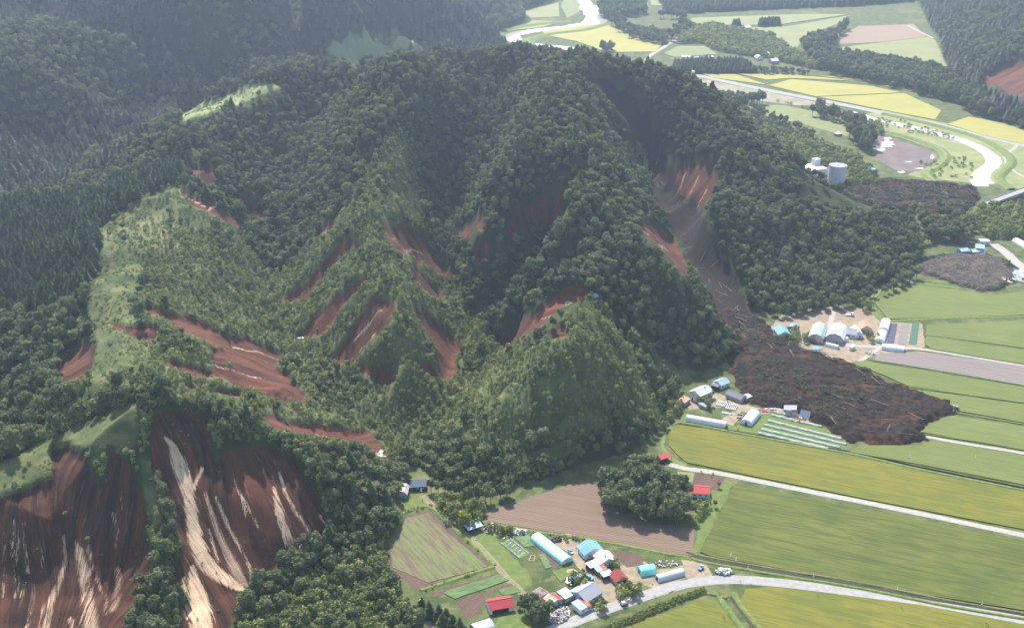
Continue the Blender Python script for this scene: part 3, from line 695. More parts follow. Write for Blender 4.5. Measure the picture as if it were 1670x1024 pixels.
ribbon('field_bank', [(1172,972),(1200,1010),(1240,1060)], 2, 0, BANK, bk, jit=.1)
ribbon('field_bank', [(1196,966),(1215,995),(1270,1060)], 2, 0, BANK, bk, jit=.1)
ribbon('ditch', [(1190,972),(1215,1005),(1258,1060)], 2.2, .03, DITCH, jit=.1)
ribbon('field_bank', [(1510,709),(1600,722),(1720,741)], 1.0, 0, BANK, bk, jit=.1)
for L in ([(1555,673),(1620,684),(1720,701)], [(1480,632),(1560,642),(1720,665)], [(1415,587),(1500,600),(1720,638)], [(1508,548),(1600,561),(1720,577)], [(1440,524),(1560,519),(1720,516)]):
    ribbon('field_bank', L, 1.4 if L[0][0] != 1440 else 3, 0, BANK, bk, jit=.12)
ribbon('field_bank', [(785,852),(870,867),(960,880),(1060,898),(1128,911)], 2.2, 0, BANK, bk, jit=.25)
ribbon('field_bank', [(648,842),(698,827),(750,868),(806,922)], 2.0, 0, BANK, bk, jit=.15)
ribbon('field_bank', [(806,924),(750,942),(686,963)], 2.2, 0, BANK, bk, jit=.15)
ribbon('field_bank', [(1418,500),(1448,466),(1500,459),(1560,466)], 2, 0, BANK, bk, jit=.15)

# ------------------------------------------------------------------ vegetation
def leaf_mat(name, c1, c2, c3, haze_=0):
    k = NB(name, .75); k.b.inputs['Specular IOR Level'].default_value = .15
    oi = k.n('ShaderNodeObjectInfo').outputs['Random']; b = k.noise(.022, 3); c = k.noise(1.1, 2)
    col = k.mix(k.ramp(oi, .05, .95), [x*.72 for x in c1], [x*1.2 for x in c2])
    col = k.mix(k.math('MULTIPLY', k.ramp(b, .42, .62), .45), col, c3)
    col = k.mix(k.math('MULTIPLY', k.ramp(c, .4, .7), .35), col, [x*1.7 for x in c2])
    k.base(col)
    tr = k.n('ShaderNodeBsdfTranslucent'); k.l(col, tr.inputs[0]); ms = k.n('ShaderNodeMixShader'); ms.inputs[0].default_value = .32
    out = k.t.nodes['Material Output']; k.l(k.b.outputs[0], ms.inputs[1]); k.l(tr.outputs[0], ms.inputs[2]); k.l(ms.outputs[0], out.inputs[0])
    return k.m
LEAF = leaf_mat('broad_leaves', (.088,.120,.052), (.165,.190,.084), (.145,.162,.088))
LEAF_Y = leaf_mat('young_leaves', (.17,.22,.062), (.26,.285,.100), (.20,.235,.09))
LEAF_C = leaf_mat('needles', (.040,.070,.030), (.075,.110,.046), (.070,.090,.040))
LEAF_L = leaf_mat('larch_needles', (.085,.105,.070), (.125,.140,.088), (.115,.118,.085))
LEAF_B = leaf_mat('bright_leaves', (.16,.20,.03), (.20,.22,.035), (.15,.19,.04))
LEAF_D = leaf_mat('withered_leaves', (.085,.09,.055), (.12,.12,.08), (.08,.085,.05))
BARK = plain_mat('bark', (.09,.07,.05), (.15,.125,.10), 3)
BARK_P = plain_mat('pale_wood', (.26,.215,.165), (.36,.31,.25), 3)

def quad_at(c, nrm, size, rg):
    n_ = nrm/np.linalg.norm(nrm); u = np.cross(n_, rg.normal(size=3)); u /= np.linalg.norm(u); v = np.cross(n_, u)
    s1, s2 = size*rg.uniform(.7, 1.25), size*rg.uniform(.6, 1.1)
    return [c-u*s1, c-v*s2*.8+n_*size*.15, c+u*s1, c+v*s2-n_*size*.25]
def crown_geo(seed, lobes=11, per=26, size=.2, flat_=.85, core=True, up=.15):
    rg = np.random.default_rng(seed); V = []; F = []
    L = [(np.array([0, 0, .1]), .72)]
    for i in range(lobes):
        a = i*2.399+rg.uniform(-.4, .4); z = rg.uniform(-.45, .75); rr = math.sqrt(max(.08, 1-z*z))*rg.uniform(.45, .68)
        L.append((np.array([math.cos(a)*rr, math.sin(a)*rr, z*flat_]), rg.uniform(.30, .48)))
    for c, r in L:
        for k in range(per):
            d = rg.normal(size=3); d /= np.linalg.norm(d)
            if d[2] < -.55: d[2] *= -1
            p = c+d*r*rg.uniform(.82, 1.12)*np.array([1, 1, flat_])
            if any(np.linalg.norm((p-c2)/np.array([1,1,flat_])) < r2*.72 for c2, r2 in L): continue
            q = quad_at(p, d+rg.normal(size=3)*.45+np.array([0,0,up]), size, rg)
            F.append(tuple(range(len(V), len(V)+4))); V += q
    if core:
        for c, r in L:
            b0 = len(V); n1 = 6
            for j, (zz, rr) in enumerate(((-.8, .5), (-.1, .9), (.6, .7))):
                for i in range(n1):
                    a = i/n1*6.283+j*.5; V.append(c+np.array([math.cos(a)*rr*r*.82, math.sin(a)*rr*r*.82, zz*r*.82*flat_]))
            for j in range(2):
                for i in range(n1): F.append((b0+j*n1+i, b0+j*n1+(i+1) % n1, b0+(j+1)*n1+(i+1) % n1, b0+(j+1)*n1+i))
            F.append(tuple(b0+2*n1+i for i in range(n1)))
    return V, F
def trunk_geo(h, r, branches=3, seed=0):
    rg = np.random.default_rng(seed); V = []; F = []
    def seg(a, b, r1, r2):
        d = (b-a)/np.linalg.norm(b-a); u = np.cross(d, [.3, .9, .1]); u /= np.linalg.norm(u); v = np.cross(d, u); b0 = len(V)
        for p, r_ in ((a, r1), (b, r2)):
            for i in range(5): t = i/5*6.283; V.append(p+u*math.cos(t)*r_+v*math.sin(t)*r_)
        for i in range(5): F.append((b0+i, b0+(i+1) % 5, b0+5+(i+1) % 5, b0+5+i))
    seg(np.array([0, 0, -.4]), np.array([0, 0, h*.6]), r, r*.7); seg(np.array([0, 0, h*.6]), np.array([.1*h*.3, 0, h]), r*.7, r*.3)
    for i in range(branches):
        a = i*2.1+rg.uniform(0, 1); z = h*rg.uniform(.45, .7)
        seg(np.array([0, 0, z]), np.array([math.cos(a)*h*.3, math.sin(a)*h*.3, z+h*.28]), r*.4, r*.12)
    return V, F
def conifer_geo(seed, tiers=9, per=9, rad=.36, larch=False):
    rg = np.random.default_rng(seed); V = []; F = []
    for t in range(tiers):
        z = .18+.8*t/tiers; r = rad*(1-t/tiers)**.85+.03; n_ = max(4, int(per*(1-t/tiers*.6)))
        for i in range(n_):
            a = (i+rg.uniform(-.3, .3))/n_*6.283; r_ = r*rg.uniform(.75, 1.15); w = r*1.1*math.pi/n_*rg.uniform(.8, 1.2)
            ca, sa = math.cos(a), math.sin(a); b = len(V)
            V += [np.array([0, 0, z+.06]), np.array([ca*r_-sa*w, sa*r_+ca*w, z-.03+rg.uniform(-.02, .02)]), np.array([ca*r_*1.15, sa*r_*1.15, z-.05]), np.array([ca*r_+sa*w, sa*r_-ca*w, z-.03])]
            F.append((b, b+1, b+2, b+3))
    b = len(V); V += [np.array([math.cos(i*1.2566)*rad*.5, math.sin(i*1.2566)*rad*.5, .2]) for i in range(5)]+[np.array([0, 0, 1.0])]
    F += [(b+i, b+(i+1) % 5, b+5) for i in range(5)]
    return V, F
def tmpl(name, parts, mats):
    V = []; F = []; MI = []
    for k, (v, f, s, off) in enumerate(parts):
        b = len(V); V += [np.array(p)*np.array(s)+np.array(off) for p in v]; F += [tuple(i+b for i in q) for q in f]; MI += [k]*len(f)
    me = new_mesh(name, V, F, mats); me.polygons.foreach_set('material_index', MI); return me
def bl_parts(seed, **kw):
    cv, cf = crown_geo(seed, **kw); tv, tf = trunk_geo(1.5, .075, 3, seed)
    return [(cv, cf, (1, 1, 1), (0, 0, 1.55)), (tv, tf, (1, 1, 1), (0, 0, 0))]
# unit trees: crown radius 1 about z = 1.55, base at 0
T = {}
T['broad'] = [tmpl('tree_mesh', bl_parts(s_, lobes=l_, per=30, size=z_, flat_=f_), [LEAF, BARK]) for s_, l_, z_, f_ in ((1, 13, .16, .75), (2, 9, .19, 1.0), (3, 16, .15, .85), (4, 11, .17, 1.25), (6, 7, .21, .95), (7, 12, .13, .65))]
T['young'] = [tmpl('sapling_mesh', [(*crown_geo(s_, lobes=8, per=16, size=.24, core=False, flat_=1.05, up=.3), (1, 1, 1), (0, 0, .85))], [LEAF_Y]) for s_ in (11, 12, 13)]
T['shrub'] = [tmpl('shrub_mesh', [(*crown_geo(s_, lobes=7, per=14, size=.26, core=False, flat_=.7), (1, 1, 1), (0, 0, .5))], [LEAF_Y]) for s_ in (14, 15)]
T['coni'] = [tmpl('fir_mesh', [(*conifer_geo(s_), (1, 1, 1), (0, 0, 0)), (*trunk_geo(.5, .02, 0), (1, 1, 1), (0, 0, 0))], [LEAF_C, BARK]) for s_ in (21, 22)]
T['larch'] = [tmpl('larch_mesh', [(*conifer_geo(s_, tiers=8, per=8, rad=.27), (1, 1, 1), (0, 0, 0)), (*trunk_geo(.5, .02, 0), (1, 1, 1), (0, 0, 0))], [LEAF_L, BARK]) for s_ in (23, 24)]
T['brush'] = [tmpl('brush_mesh', [(*crown_geo(s_, lobes=6, per=12, size=.22, core=False, flat_=.35), (1.6, 1, 1), (0, 0, .25))], [LEAF_D]) for s_ in (31, 32)]
TOBJ = {}
for k, L in T.items():
    TOBJ[k] = []
    for me_ in L: TOBJ[k].append(bpy.data.objects.new(me_.name, me_))   # templates, never linked to the scene

prng = np.random.default_rng(99)
def jgrid(x0, x1, y0, y1, s):
    gx_, gy_ = np.meshgrid(np.arange(x0, x1, s), np.arange(y0, y1, s*.87)); gx_[1::2] += s/2
    return (gx_+prng.uniform(-.38, .38, gx_.shape)*s).ravel(), (gy_+prng.uniform(-.38, .38, gx_.shape)*s).ravel()
def to_px(x, y, z):
    dx, dy, dz = x, y, z-CAM_H
    dep = dy*CP-dz*SP_; up = dy*SP_+dz*CP
    return 835+FPX*dx/dep, 512-FPX*up/dep, dep
def in_poly(poly, x, y): return poly_sd(poly, x, y, 1.0) > 0
SC = {k: [] for k in T}                         # scattered plants: x, y, z, scale(3), rot
def add(kind, x, y, r, sz=1.0, zoff=0.0):
    z = interp_grid(Z, x, y)+zoff; r = np.broadcast_to(r, x.shape); sz = np.broadcast_to(sz, x.shape)
    SC[kind].append(np.stack([x, y, z, r, r, r*sz, prng.uniform(0, 6.28, x.shape)], -1))
def on(F, x, y): return interp_grid(F, x, y)
farf = m_far.astype(float)
hz = Z0
FLATW = []   # filled with woods on the flat
def bare(x, y): return np.maximum(on(m_soil, x, y), on(m_mud, x, y))
# mature broadleaf forest over the main hill
x, y = jgrid(-620, 720, 380, 1560, 4.9)
keep_ = (on(hz, x, y) > 1.2) & (bare(x, y) < .25) & (on(m_grass, x, y) < .3) & (on(m_young, x, y) < .5) & (on(m_coni, x, y) < .5) & (on(farf, x, y) < .5) & (on(m_open, x, y) < .3)
gap = fbm(x/45, y/45, 3)
keep_ &= prng.random(x.shape) < (.97-.25*(gap < .38))
x, y = x[keep_], y[keep_]; big = fbm(x/30+9, y/30, 3)
add('broad', x, y, 1.9+2.3*prng.random(x.shape)**1.8+1.4*(big-.5), prng.uniform(.85, 1.4, x.shape))
sel = prng.random(x.shape) < .05
add('coni', x[sel]+2, y[sel]+2, prng.uniform(7, 12, sel.sum()), 1.15)
# young growth
x, y = jgrid(-420, 320, 400, 1150, 2.8)
keep_ = (on(hz, x, y) > .8) & (bare(x, y) < .3) & (on(m_young, x, y) >= .5) & (on(m_coni, x, y) < .5)
g = on(m_grass, x, y); keep_ &= prng.random(x.shape) < np.where(g > .35, .40, .80)
x, y = x[keep_], y[keep_]; v_ = fbm(x/22, y/22+4, 3)
add('young', x, y, (.8+1.3*prng.random(x.shape)**2)*(.7+.6*v_), prng.uniform(.8, 1.5, x.shape))
sel = (v_ > .56) & (prng.random(x.shape) < .14)
add('broad', x[sel], y[sel], 1.5+1.2*prng.random(sel.sum())**2, 1.1)
# scattered shrubs on the meadows and the edges of the scars
x, y = jgrid(-620, 250, 380, 1200, 4.6)
g = on(m_grass, x, y); keep_ = (on(hz, x, y) > 3) & (g > .4) & (on(m_young, x, y) < .5) & (on(m_open, x, y) < .4) & (bare(x, y) < .3) & (prng.random(x.shape) < .28)
add('shrub', x[keep_], y[keep_], .7+1.0*prng.random(keep_.sum()))
x, y = jgrid(-420, 60, 400, 800, 3.0)
s_ = on(m_soil, x, y); keep_ = (s_ > .05) & (s_ < .6) & (prng.random(x.shape) < .35)
keep_ |= (s_ >= .6) & (prng.random(x.shape) < .02)
keep_ |= (on(m_open, x, y) > .4) & (s_ < .1) & (prng.random(x.shape) < .012)
add('shrub', x[keep_], y[keep_], .45+.8*prng.random(keep_.sum())**2)
x, y = jgrid(-420, 60, 400, 1200, 2.3)
g = on(m_grass, x, y); keep_ = (on(hz, x, y) > 3) & (g > .3) & (bare(x, y) < .3) & (fbm(x/14, y/14, 3) > .45) & (prng.random(x.shape) < .75*(1-.8*(on(m_open, x, y) > .4)))
add('shrub', x[keep_], y[keep_], .3+.55*prng.random(keep_.sum())**2, .9)
x, y = jgrid(-330, 30, 400, 600, 2.5)
keep_ = (on(hz, x, y) > 1.0) & (bare(x, y) < .25) & (on(m_grass, x, y) < .3) & (on(m_young, x, y) < .5) & (on(m_open, x, y) < .3) & (prng.random(x.shape) < .85)
add('young', x[keep_], y[keep_], .9+1.1*prng.random(keep_.sum()), 1.3)
# the green rib between the two near faces
rib = [hit(a, b)+(w_,) for a, b, w_ in ((232,690,5),(250,750,5),(262,800,5),(280,850,6),(290,900,9),(285,960,11),(280,1040,13))]
x, y = jgrid(-330, -120, 390, 560, 3.0)
keep_ = (line_d(rib, x, y) < 1) & (on(m_soil, x, y) < .5)
keep_ &= (y < 500) | (prng.random(x.shape) < .45)
add('young', x[keep_], y[keep_], .7+1.1*prng.random(keep_.sum())**2, 1.2)
# fir stand on the west ridge
x, y = jgrid(-620, 0, 600, 1100, 4.8)
keep_ = (on(m_coni, x, y) >= .5) & (on(hz, x, y) > 1) & (bare(x, y) < .3) & (on(m_grass, x, y) < .5)
x, y = x[keep_], y[keep_]; hh = prng.uniform(6.5, 14, x.shape); add('coni', x, y, hh*.8, 1.25)
# far mountains
x, y = jgrid(-1250, 1150, 980, 2700, 7.4)
px_, py_, _d = to_px(x, y, on(Z, x, y))
keep_ = (on(farf, x, y) > .5) & (on(m_grass, x, y) < .4) & (bare(x, y) < .4) & (px_ > -90) & (px_ < 1760) & (py_ > -110)
x, y = x[keep_], y[keep_]; t_ = fbm(x/120, y/120+3, 3) > .47
add('larch', x[t_], y[t_], prng.uniform(9, 18, t_.sum())*1.15, .95); add('broad', x[~t_], y[~t_], 3.0+2.6*prng.random((~t_).sum()), 1.15)
# woods on the flat (outline of the ground they stand on)
def wood(kind, poly, s, r0, r1, p=1.0, sz=1.2, zoff=0):
    pl = W0(poly); a = np.array(pl); x, y = jgrid(a[:,0].min(), a[:,0].max(), a[:,1].min(), a[:,1].max(), s)
    k_ = in_poly(pl, x+(fbm(x/12, y/12, 2)-.5)*s*3, y) & (prng.random(x.shape) < p) & (on(Z, x, y) < 3.0)
    x, y = x[k_], y[k_]; add(kind, x, y, r0+(r1-r0)*prng.random(x.shape), sz, zoff)
wood('broad', [(984,832),(984,800),(1022,775),(1080,778),(1112,812),(1130,845),(1100,860),(1030,850)], 5.2, 3.4, 4.8, sz=1.35)
wood('young', [(640,838),(560,880),(520,900),(430,945),(395,1000),(380,1060),(655,1060),(690,1010),(650,960),(630,900)], 3.3, 1.5, 2.6, .93, 1.4)
wood('broad', [(640,838),(560,880),(520,900),(430,945),(395,1000),(380,1060),(655,1060),(690,1010),(650,960),(630,900)], 8, 2.4, 3.4, .6, 1.3)
wood('broad', [(560,850),(640,835),(640,870),(590,880)], 5, 3, 4.2)
wood('young', [(700,815),(760,818),(800,822),(792,845),(776,868),(745,858),(718,832)], 3.6, 1.8, 2.9, .85, 1.4)
wood('broad', [(690,800),(760,800),(820,806),(840,808),(800,828),(740,826)], 6, 2.6, 3.6, .8)
wood('shrub', [(815,858),(860,868),(930,876),(960,880),(960,885),(900,880),(815,866)], 2.6, .8, 1.6, .6)
wood('young', [(800,860),(830,862),(850,868),(845,874),(808,870)], 3, 1.2, 2.2, .8)
wood('young', [(1180,185),(1230,190),(1290,215),(1350,240),(1400,262),(1430,290),(1430,320),(1380,325),(1300,290),(1220,240)], 4.6, 1.9, 3.6, .85, 1.3)
wood('broad', [(1140,160),(1210,165),(1260,195),(1340,225),(1330,235),(1230,210)], 9, 2.8, 4.2, .7)
wood('broad', [(1376,205),(1400,212),(1420,232),(1422,250),(1410,252),(1384,232)], 7, 4, 5.5, .95, 1.5)
wood('broad', [(1325,180),(1400,205),(1395,212),(1325,190)], 8, 3.5, 5, .9, 1.3)
wood('broad', [(1480,352),(1510,345),(1560,350),(1590,372),(1580,398),(1540,400),(1515,396),(1500,385)], 6, 3.4, 5, .97, 1.3)
wood('young', [(1440,335),(1560,330),(1600,340),(1720,340),(1720,392),(1620,390),(1560,355),(1480,352)], 4.4, 2, 3.6, .93, 1.3)
wood('young', [(1290,302),(1420,300),(1500,300),(1570,305),(1500,318),(1400,322)], 4.6, 1.2, 2.4, .25, .9)
wood('brush', [(1300,296),(1420,290),(1560,300),(1590,330),(1480,345),(1400,325)], 4, 1.5, 2.8, .8, 1)
wood('shrub', [(1430,190),(1500,205),(1560,225),(1610,240),(1590,236),(1500,220),(1440,208)], 6, 1.5, 2.8, .5, .9)
wood('shrub', [(1490,265),(1560,255),(1590,262),(1580,290),(1540,300),(1525,285)], 7, 1.4, 2.6, .35, .9)
wood('shrub', [(1250,160),(1340,182),(1420,196),(1470,205),(1400,196),(1320,182)], 6, 1.2, 2.4, .5, .9)
wood('broad', [(1310,75),(1350,62),(1390,42),(1372,58),(1345,80),(1350,95),(1440,106),(1545,126),(1560,152),(1540,166),(1440,138),(1350,120),(1315,100)], 8.5, 4.5, 6.5, .97, 1.3)
wood('broad', [(1560,150),(1600,160),(1640,180),(1720,200),(1720,214),(1640,200),(1580,188),(1555,165)], 8.5, 4, 6, .95, 1.3)
wood('coni', [(1100,108),(1150,104),(1222,108),(1226,120),(1150,121),(1105,119)], 6, 11, 15, .95, 1.0)
wood('broad', [(1225,112),(1300,118),(1320,124),(1230,122)], 8, 2.5, 3.5, .95, .9)
wood('young', [(1118,48),(1160,43),(1260,62),(1310,96),(1348,116),(1300,108),(1250,96),(1175,86),(1150,72),(1105,72)], 6.5, 3.4, 4.6, .97, 1.1)
wood('broad', [(1000,42),(1008,38),(1030,55),(1090,62),(1115,48),(1118,34),(1060,30),(1112,30),(1124,45),(1088,74),(1030,66)], 9, 4.5, 6, .95, 1.2)
wood('broad', [(976,10),(1000,-10),(1045,0),(1056,22),(1000,34),(978,28)], 9, 4.5, 6.5, .95, 1.2)
wood('larch', [(1086,24),(1250,16),(1400,10),(1530,0),(1540,-30),(1500,-60),(1090,-40),(1080,5)], 9, 17, 23, .97, .85)
wood('coni', [(1196,47),(1206,46),(1206,44),(1196,44)], 5, 12, 14); wood('coni', [(1238,42),(1272,40),(1272,43),(1238,45)], 5, 12, 14)
wood('broad', [(1196,176),(1210,168),(1215,172),(1205,180)], 7, 4.5, 5.5, 1, 1.4); wood('broad', [(1222,168),(1246,168),(1246,174),(1222,174)], 7, 4.5, 5.5, 1, 1.2)
wood('broad', [(1166,160),(1200,163),(1196,172),(1168,170)], 7, 3.5, 4.5, .9)
wood('coni', [(1056,112),(1066,108),(1066,114),(1058,116)], 8, 14, 17)
wood('broad', [(980,82),(995,80),(1000,88),(985,90)], 8, 4, 5)
wood('young', [(1384,200),(1400,196),(1440,212),(1440,222),(1405,222)], 6, 2.4, 3.6, .7)
wood('young', [(1265,548),(1285,535),(1322,548),(1332,562),(1300,566)], 3.6, 1.2, 2.4, .85, 1.1)
wood('young', [(1408,548),(1422,540),(1432,552),(1420,563),(1408,560)], 3.2, 1.3, 2.1, .9, 1.1)
wood('young', [(1398,495),(1415,492),(1420,520),(1408,512)], 4, 2, 3, .9, 1.2)
wood('broad', [(1250,512),(1400,490),(1420,484),(1440,478),(1500,446),(1500,458),(1440,482),(1400,498),(1260,522)], 5.5, 2.6, 3.6, .9, 1.2)
wood('brush', [(1498,425),(1540,415),(1600,414),(1642,425),(1656,440),(1650,460),(1630,470),(1617,475),(1570,468),(1530,452),(1502,446)], 2.1, 1.0, 2.0, .95, 1.1, .3)
wood('young', [(1006,970),(1030,955),(1048,962),(1040,978),(1012,985)], 3.4, 1.6, 2.4, .95, 1.3)
wood('young', [(966,985),(1000,978),(1005,992),(975,1004)], 3.2, 1.5, 2.3, .9, 1.3)
wood('young', [(935,948),(955,942),(960,955),(940,962)], 3.2, 1.5, 2.4, .9, 1.3)
wood('broad', [(848,995),(868,985),(892,1000),(898,1018),(870,1020)], 4.2, 2.6, 3.4, 1, 1.1)
wood('young', [(985,918),(1012,912),(1016,926),(995,930)], 3.0, 1.3, 1.9, .9, 1.2)
wood('young', [(1140,655),(1154,650),(1158,662),(1142,664)], 3.6, 1.8, 2.6, 1, 1.2); wood('young', [(1152,644),(1162,644),(1162,668),(1152,668)], 3.6, 1.6, 2.4, .9, 1.3)
wood('young', [(1085,662),(1110,640),(1118,648),(1105,668),(1092,700),(1080,706)], 3.2, 1.5, 2.6, .9, 1.2)
wood('shrub', [(1130,768),(1184,778),(1180,784),(1130,772)], 4, .5, .8, .3)
wood('young', [(1140,830),(1160,820),(1164,828),(1150,850),(1130,860)], 3.6, 1.4, 2.4, .7, 1.2)
wood('shrub', [(1100,690),(1200,705),(1300,722),(1390,740),(1392,737),(1300,718),(1200,700)], 3, .4, .9, .35)
wood('shrub', [(690,960),(806,922),(700,828),(648,842),(645,838),(700,822),(812,926),(690,966)], 2.0, .4, .9, .5)
wood('shrub', [(1040,1000),(1090,979),(1145,960),(1152,966),(1090,990),(1045,1012),(965,1045),(950,1040)], 1.15, .55, .85, .98, 1.8)
def px_sd_any(polys, u, v):
    r = np.zeros(u.shape, bool)
    for p in polys: r |= poly_sd(p, u, v, 1.0) > 0
    return r
CLEAR = [[(1275,304),(1380,297),(1460,293),(1540,297),(1600,305),(1606,326),(1580,350),(1520,350),(1440,343),(1360,334),(1290,317)], [(1298,262),(1352,262),(1352,292),(1296,288)], [(1346,270),(1384,270),(1384,306),(1346,306)]]
for kind in ('broad', 'young', 'coni', 'shrub', 'larch'):
    for ci, a in enumerate(SC[kind]):
        h_ = {'broad': 2.3, 'young': 1.7, 'coni': .9, 'shrub': 1.0, 'larch': .9}[kind]
        u, v, _ = to_px(a[:,0], a[:,1], a[:,2]+a[:,5]*h_); u0, v0, _ = to_px(a[:,0], a[:,1], a[:,2])
        over = px_sd_any(SOIL[2:]+MUD, u, v) | px_sd_any(SOIL[2:]+MUD, u, (v+v0)/2)
        over |= px_sd_any([GRASS[2]], u, v) & (prng.random(u.shape) < .55) & (kind != 'shrub')
        over |= px_sd_any([GRASS[3], GRASS[4]], u, v) & (prng.random(u.shape) < .93) & (kind != 'shrub')
        over |= px_sd_any([GRASS[3], GRASS[4]], u0, v0) & (prng.random(u.shape) < .93) & (kind != 'shrub')
        over |= px_sd_any(CLEAR, u, v) & (prng.random(u.shape) < .93)
        if kind == 'shrub': over &= prng.random(u.shape) < .6
        SC[kind][ci] = a[~over]
SINGLE = {'broad': [], 'coni': []}
def single(kind, px, py, r, sz=1.2):
    p_ = P(px, py, 0); add(kind, np.array([p_[0]]), np.array([p_[1]]), r, sz)
for a in ((688,1000),(700,1006),(716,1012),(728,1018),(738,1028),(750,1034),(722,1026)): single('coni', a[0], a[1], 9.5, 1.05)
for a in ((1155,668,1.5),(1186,655,.9),(847,992,1.5),(1150,832,2.0),(968,893,1.2),(1166,827,1.5),(1172,795,1.4)): single('broad', *a)
SC['bright'] = []
T['bright'] = [tmpl('bright_tree_mesh', bl_parts(5, lobes=12, per=30, size=.17), [LEAF_B, BARK])]; TOBJ['bright'] = [bpy.data.objects.new('bright_tree', T['bright'][0])]
for a, b, r_, on_hill in ((757,862,3.2,0),(737,825,2.6,0),(525,440,2.4,1),(1488,408,3.6,0),(1496,420,3,0),(1090,525,2.6,1),(1072,545,2.4,1),(145,640,2.6,1),(750,760,2.6,1),(690,700,2.4,1)):
    p_ = hit(a, b) if on_hill else P(a, b, 0)[:2]
    add('bright', np.array([p_[0]]), np.array([p_[1]]), r_, 1.25)

# individuals: the ones that show largest become trees of their own, the rest is forest
def place_rot(o, r): o.location = (r[0], r[1], r[2]); o.scale = (r[3], r[4], r[5]); o.rotation_euler = (0, 0, r[6])
def scatter_object(name, kind, pts, label):
    if not len(pts): return
    me = bpy.data.meshes.new(name); me.vertices.add(len(pts)); me.vertices.foreach_set('co', pts[:, :3].ravel())
    a = me.attributes.new('scl', 'FLOAT_VECTOR', 'POINT'); a.data.foreach_set('vector', pts[:, 3:6].ravel().astype(np.float32))
    rv = np.zeros((len(pts), 3), np.float32); rv[:, 2] = pts[:, 6]; rv[:, 0] = prng.normal(0, .05, len(pts))
    a = me.attributes.new('rot', 'FLOAT_VECTOR', 'POINT'); a.data.foreach_set('vector', rv.ravel())
    ob = link(name, me, kind='stuff', label=label[0], category=label[1])
    ng = bpy.data.node_groups.new(name, 'GeometryNodeTree')
    ng.interface.new_socket('Geometry', in_out='INPUT', socket_type='NodeSocketGeometry'); ng.interface.new_socket('Geometry', in_out='OUTPUT', socket_type='NodeSocketGeometry')
    N = ng.nodes; gi = N.new('NodeGroupInput'); go = N.new('NodeGroupOutput')
    iop = N.new('GeometryNodeInstanceOnPoints'); iop.inputs['Pick Instance'].default_value = True
    jn = N.new('GeometryNodeJoinGeometry')
    for t in TOBJ[kind]:
        oi = N.new('GeometryNodeObjectInfo'); oi.inputs['Object'].default_value = t; oi.inputs['As Instance'].default_value = True
        ng.links.new(oi.outputs['Geometry'], jn.inputs[0])
    ng.links.new(jn.outputs[0], iop.inputs['Instance'])
    ri = N.new('FunctionNodeRandomValue'); ri.data_type = 'INT'; ri.inputs[4].default_value = 0; ri.inputs[5].default_value = len(TOBJ[kind])-1
    ng.links.new(ri.outputs[2], iop.inputs['Instance Index'])
    for nm, sock in (('rot', 'Rotation'), ('scl', 'Scale')):
        na = N.new('GeometryNodeInputNamedAttribute'); na.data_type = 'FLOAT_VECTOR'; na.inputs['Name'].default_value = nm
        ng.links.new(na.outputs['Attribute'], iop.inputs[sock])
    ng.links.new(gi.outputs[0], iop.inputs['Points']); ng.links.new(iop.outputs[0], go.inputs[0])
    mod = ob.modifiers.new('scatter', 'NODES'); mod.node_group = ng
    return ob
def where_words(px, py):
    if px < 700 and py > 830: return 'in the wood below the bare faces'
    if 950 < px < 1145 and 700 < py < 870: return 'in the grove beside the ploughed field'
    if px < 330 and py > 640: return 'on the green rib between two bare faces'
    if px > 1230 and py < 400 and px < 1500: return 'in the scrub behind the east ridge'
    if px > 800 and py > 880: return 'among the farm sheds beside the road'
    if px > 1230: return 'on the flat land at the right'
    if px < 330: return 'on the west ridge'
    if px < 680 and py > 690: return 'at the ridge foot by the valley mouth'
    if px > 760 and py > 540: return 'on the front hill above the farm fields'
    if px > 960: return 'on the rounded hill beside the great slide'
    return 'in the scarred valley behind the front hill'
NAMES = {'broad': ('broadleaf_tree', 'tree', 'round crowned dark green broadleaf tree'), 'young': ('young_tree', 'tree', 'small light green young tree'),
         'shrub': ('shrub', 'shrub', 'low green shrub'), 'coni': ('fir_tree', 'tree', 'dark pointed fir tree'), 'larch': ('larch_tree', 'tree', 'slender larch'),
         'brush': ('flattened_brush', 'brush', 'grey flattened brush'), 'bright': ('yellow_green_tree', 'tree', 'bright yellow green broadleaf tree')}
STUFF = {'broad': ('broadleaf_forest', ('dense dark green broadleaf forest covering the hills', 'forest')), 'young': ('young_forest', ('light green young trees covering the scarred slopes', 'forest')),
         'shrub': ('shrub_cover', ('low scattered shrubs on meadows and banks', 'shrubs')), 'coni': ('fir_forest', ('dark fir stand on the west ridge', 'forest')),
         'larch': ('larch_plantation', ('larch plantations on the far mountains', 'forest')), 'brush': ('flattened_brush', ('grey flattened brush and branches in the slide debris', 'brush'))}
